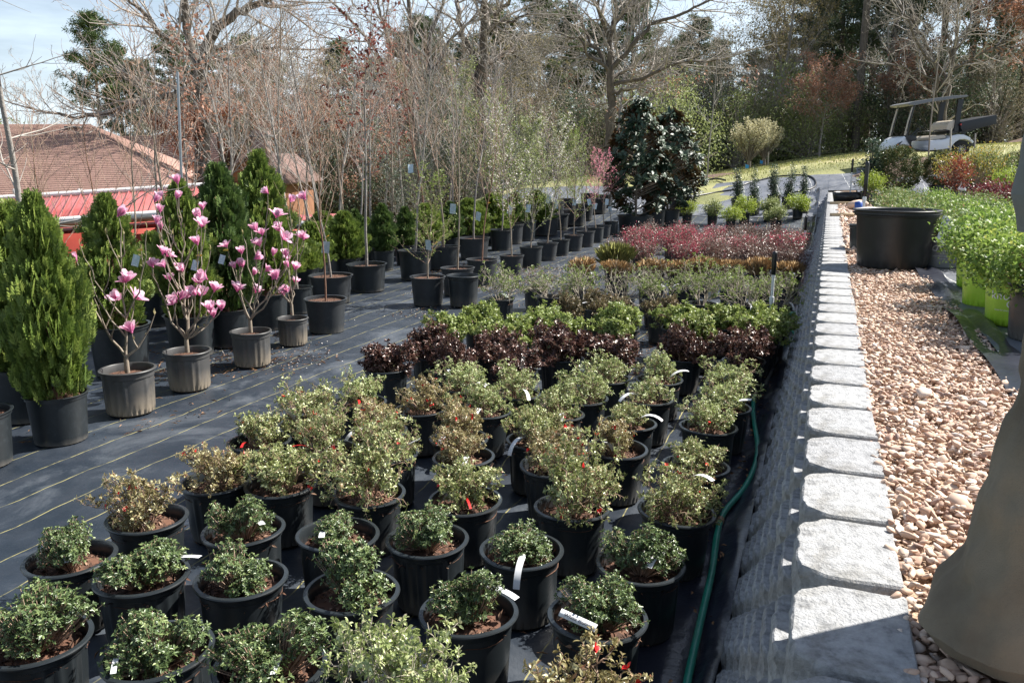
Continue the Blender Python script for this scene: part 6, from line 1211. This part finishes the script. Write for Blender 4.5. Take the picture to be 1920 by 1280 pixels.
for t in (7.0,7.6,8.3,9.1,10.0,11.0,12.0):
    for a in (.82,1.25,1.7,2.2,2.8,3.4):
        if t<7.3 and a<1.2: continue
        if t>10.5 and a>2.5: continue
        L.append((t,upplant('rose_bush','x',AT(a+random.gauss(0,.04),t+random.gauss(0,.05)),[ROSED[0],ROSED[1],ROSE[1],ROSED[2]][(len(L)*7)%4],'roses in the upper bed',[POTD,POT3[0]][len(L)%2],1,random.uniform(.75,1.0))[0]))
for t in sorted({q[0] for q in L}): number([o for tt,o in L if tt==t],'small leaved rose of the upper bed, {o} of the %srow'%(ORD[sorted({q[0] for q in L}).index(t)] or 'first '))
L=[]
def ballf(label,px,cy,rp,plant,Y=16.5):
    c=atY(px,cy,Y); z=float(upper(c.x,Y)); R=rp/FPX*Y; r=thing('boxwood_ball',label,'clipped shrub',(c.x,Y,z),0,'clipped balls in the upper bed'); ph=max(.2,c.z-R*.85-z); pd=R*1.15; obj('pot',POTs,r,scale=(pd,pd,ph*1.2)); obj('soil',SOILt,r,scale=(pd,pd,ph*1.2))
    for me in plant: obj(me.name.split('.')[0],me,r,(0,0,c.z-z),scale=R*2)
    return r
def big(name,label,px,base,Y,plant,h,w_,cat,grp=None,pot=POTs,pd=.45,tr=.0):
    p=atY(px,base,Y); z=float(upper(p.x,Y)); r=thing(name,label,cat,(p.x,Y,z),random.uniform(0,6),grp); obj('pot',pot,r,scale=(pd,pd,pd*.8)); obj('soil',SOILt,r,scale=(pd,pd,pd*.8))
    for me in plant: obj(me.name.split('.')[0],me,r,(0,0,.08+tr),scale=(w_,w_,h))
    return r
ballf('large clipped boxwood ball tinged with bronze, the biggest one',1682,320,44,BOX[0])
ballf('dark clipped boxwood ball half hidden by the red maple',1766,318,34,BOX[1])
ballf('dark clipped boxwood ball under the wild yellow-topped shrub',1838,322,35,BOX[0])
ballf('dark clipped boxwood ball at the right edge beside the jacket',1905,322,36,BOX[1])
big('green_shrub','light green round shrub left of the largest boxwood ball',1634,345,15.5,LIME[1],.85,.85,'potted shrub',pd=.35); big('green_shrub','taller dark green shrub with a pointed top behind the light green one',1632,340,16.5,COLS[0],1.25,2.2,'potted shrub',pd=.35);  big('green_shrub','yellowish green shrub right of the wild shrub',1890,340,13.5,LIME[1],1.0,.9,'potted shrub',pd=.35)
big('red_maple','small maple with bright red and orange leaves','x' and 1792,345,13.5,MAPR,.9,.8,'potted maple',tr=.02); big('purple_maple','low spreading maple with purple leaves',1858,372,10.5,MAPP,.8,.8,'potted maple'); big('yellow_shrub','airy shrub with yellow young leaves above the dark ball',1783,330,15.2,YEL,1.1,.9,'potted shrub'); big('wild_shrub','unruly shrub with arching dark twigs staked upright',1858,330,14.5,WILD,.95,.8,'potted shrub'); big('yellow_shrub','airy yellow-leaved shrub behind the unruly one',1835,322,14.4,YEL,1.2,1.0,'potted shrub')

# ---------------------------------------------------------------- person at the right edge
Y0=1.2
per=thing('person','person in loose khaki trousers standing on the gravel at the right edge','person',(.86,Y0,WALL_H))
import bmesh
me=bpy.data.meshes.new('body'); J=[(a+.14,b_,c_) for a,b_,c_ in [(0.04,.1,.86),(.04,.08,1.1),(.04,.08,1.35),(.04,.08,1.48),(.02,.05,1.58),(0.0,.02,1.66),(.04,-.1,1.38),(0.0,-.2,1.12),(-.03,-.2,.9),(.04,.26,1.38),(.04,.33,1.1),(.0,.3,.88),(.02,0,.82),(-.01,-.0,.46),(-.02,0,.09),(.06,.2,.82),(.1,.22,.46),(.12,.24,.09)]]
Ed=[(0,1),(1,2),(2,3),(3,4),(4,5),(2,6),(6,7),(7,8),(2,9),(9,10),(10,11),(0,12),(12,13),(13,14),(0,15),(15,16),(16,17)]
me.from_pydata(J,Ed,[]); b=obj('body',me,per); b.data.materials.append(MAT['skin']); sk=b.modifiers.new('skin','SKIN'); rad=[.11,.12,.11,.05,.09,.08,.05,.04,.03,.05,.04,.03,.075,.05,.035,.075,.05,.035]
for v,r_ in zip(me.skin_vertices[0].data if me.skin_vertices else [],rad): v.radius=(r_,r_)
if not me.skin_vertices: pass
else: me.skin_vertices[0].data[0].use_root=True
b.modifiers.new('sub','SUBSURF').levels=2; b.modifiers['sub'].render_levels=2
def loft(name,mat,rings,par,n=110,fold=.006,seed=0,close=False):
    """rings: (cx,cy,z,rx,ry,wrinkle)"""
    V=[]; R=np.array(rings,float); K=110; zz_=np.linspace(0,len(R)-1,K)
    for q in zz_:
        i=min(int(q),len(R)-2); u=q-i; u=u*u*(3-2*u); c=R[i]*(1-u)+R[i+1]*u
        for k in range(n):
            a=k*2*math.pi/n; w_=c[5]*(noise.noise(Vector((math.cos(a)*1.4,math.sin(a)*1.4,c[2]*9+seed)))+.6*noise.noise(Vector((math.cos(a)*3+c[2]*7,math.sin(a)*3,c[2]*16+seed)))+.5*abs(noise.noise(Vector((math.cos(a)*2,math.sin(a)*2-c[2]*5,seed+4)))))
            rg=noise.noise(Vector((math.cos(a)*1.3+c[2]*3.5,math.sin(a)*1.3-c[2]*4.5,c[2]*7+seed*3))); rg2=noise.noise(Vector((math.cos(a)*3.1-c[2]*6,math.sin(a)*3.1,c[2]*11+seed*5))); w_=w_*.8+c[5]*(.45*(1-min(1,abs(rg)*2.5))+.15*(1-min(1,abs(rg2)*3)))-c[5]*.2; V.append((c[0]+(c[3]+w_)*math.cos(a),c[1]+(c[4]+w_)*math.sin(a),c[2]))
    i=np.arange(n); j=(i+1)%n; mb=MB(); mb.add(V,np.concatenate([np.stack([k*n+i,k*n+j,(k+1)*n+j,(k+1)*n+i],1) for k in range(K-1)])); return obj(name,mb.mesh(name,mat,True),par)
loft('trouser_leg','khaki',[(-.03,0,.005,.135,.12,.012),(-.035,0,.03,.148,.13,.014),(-.015,0,.12,.125,.115,.02),(.0,0,.28,.098,.098,.02),(.025,0,.43,.1,.1,.016),(.045,.0,.56,.108,.105,.012),(.1,.02,.76,.115,.115,.01),(.18,.06,.9,.13,.15,.006)],per)
loft('trouser_leg','khaki',[(.3,.2,.005,.12,.12,.010),(.3,.2,.12,.11,.11,.012),(.3,.18,.4,.1,.1,.012),(.28,.16,.6,.11,.11,.01),(.24,.12,.9,.13,.14,.006)],per,seed=3)
for x,y,q in ((-.03,0,1),(.3,.2,0)):
    mb=MB(); rr=[((x+(.139 if q else .122)*math.cos(t)),y+(.124 if q else .122)*math.sin(t),.03+.002*math.sin(t*9)) for t in np.linspace(0,2*math.pi,60)]; mb.tubepath(rr,.0035,5,caps=False); obj('hem_seam',mb.mesh('hem_seam','khaki',True),per)
loft('jacket','jacket',[(.12,.08,.66,.16,.17,.006),(.115,.08,.72,.172,.18,.008),(.12,.08,.82,.17,.18,.009),(.135,.08,1.0,.15,.18,.012),(.15,.08,1.25,.15,.2,.012),(.16,.08,1.4,.12,.18,.008),(.17,.08,1.5,.065,.07,.004)],per,seed=7)
loft('sleeve','jacket',[(.14,-.2,.9,.05,.05,.006),(.15,-.2,1.1,.06,.06,.01),(.17,-.12,1.36,.07,.07,.008),(.18,-.04,1.45,.06,.06,.005)],per,seed=8); loft('sleeve','jacket',[(.14,.31,.9,.05,.05,.006),(.18,.33,1.1,.06,.06,.01),(.18,.26,1.36,.07,.07,.008),(.18,.2,1.45,.06,.06,.005)],per,seed=9)
mb=MB(); mb.lathe([(.001,1.77),(.06,1.76),(.1,1.72),(.112,1.66),(.105,1.6),(.09,1.56)],24,off=(.16,.03,0)); obj('hair',mb.mesh('hair','hair',True),per)
for x,y in ((.03,0),(.3,.2)): mb=MB(); mb.tubepath([(x-.06,y,.05),(x,y,.055),(x+.12,y,.05),(x+.2,y+.02,.04)],[.035,.045,.05,.045],12); obj('boot',mb.mesh('boot','boot',True),per)
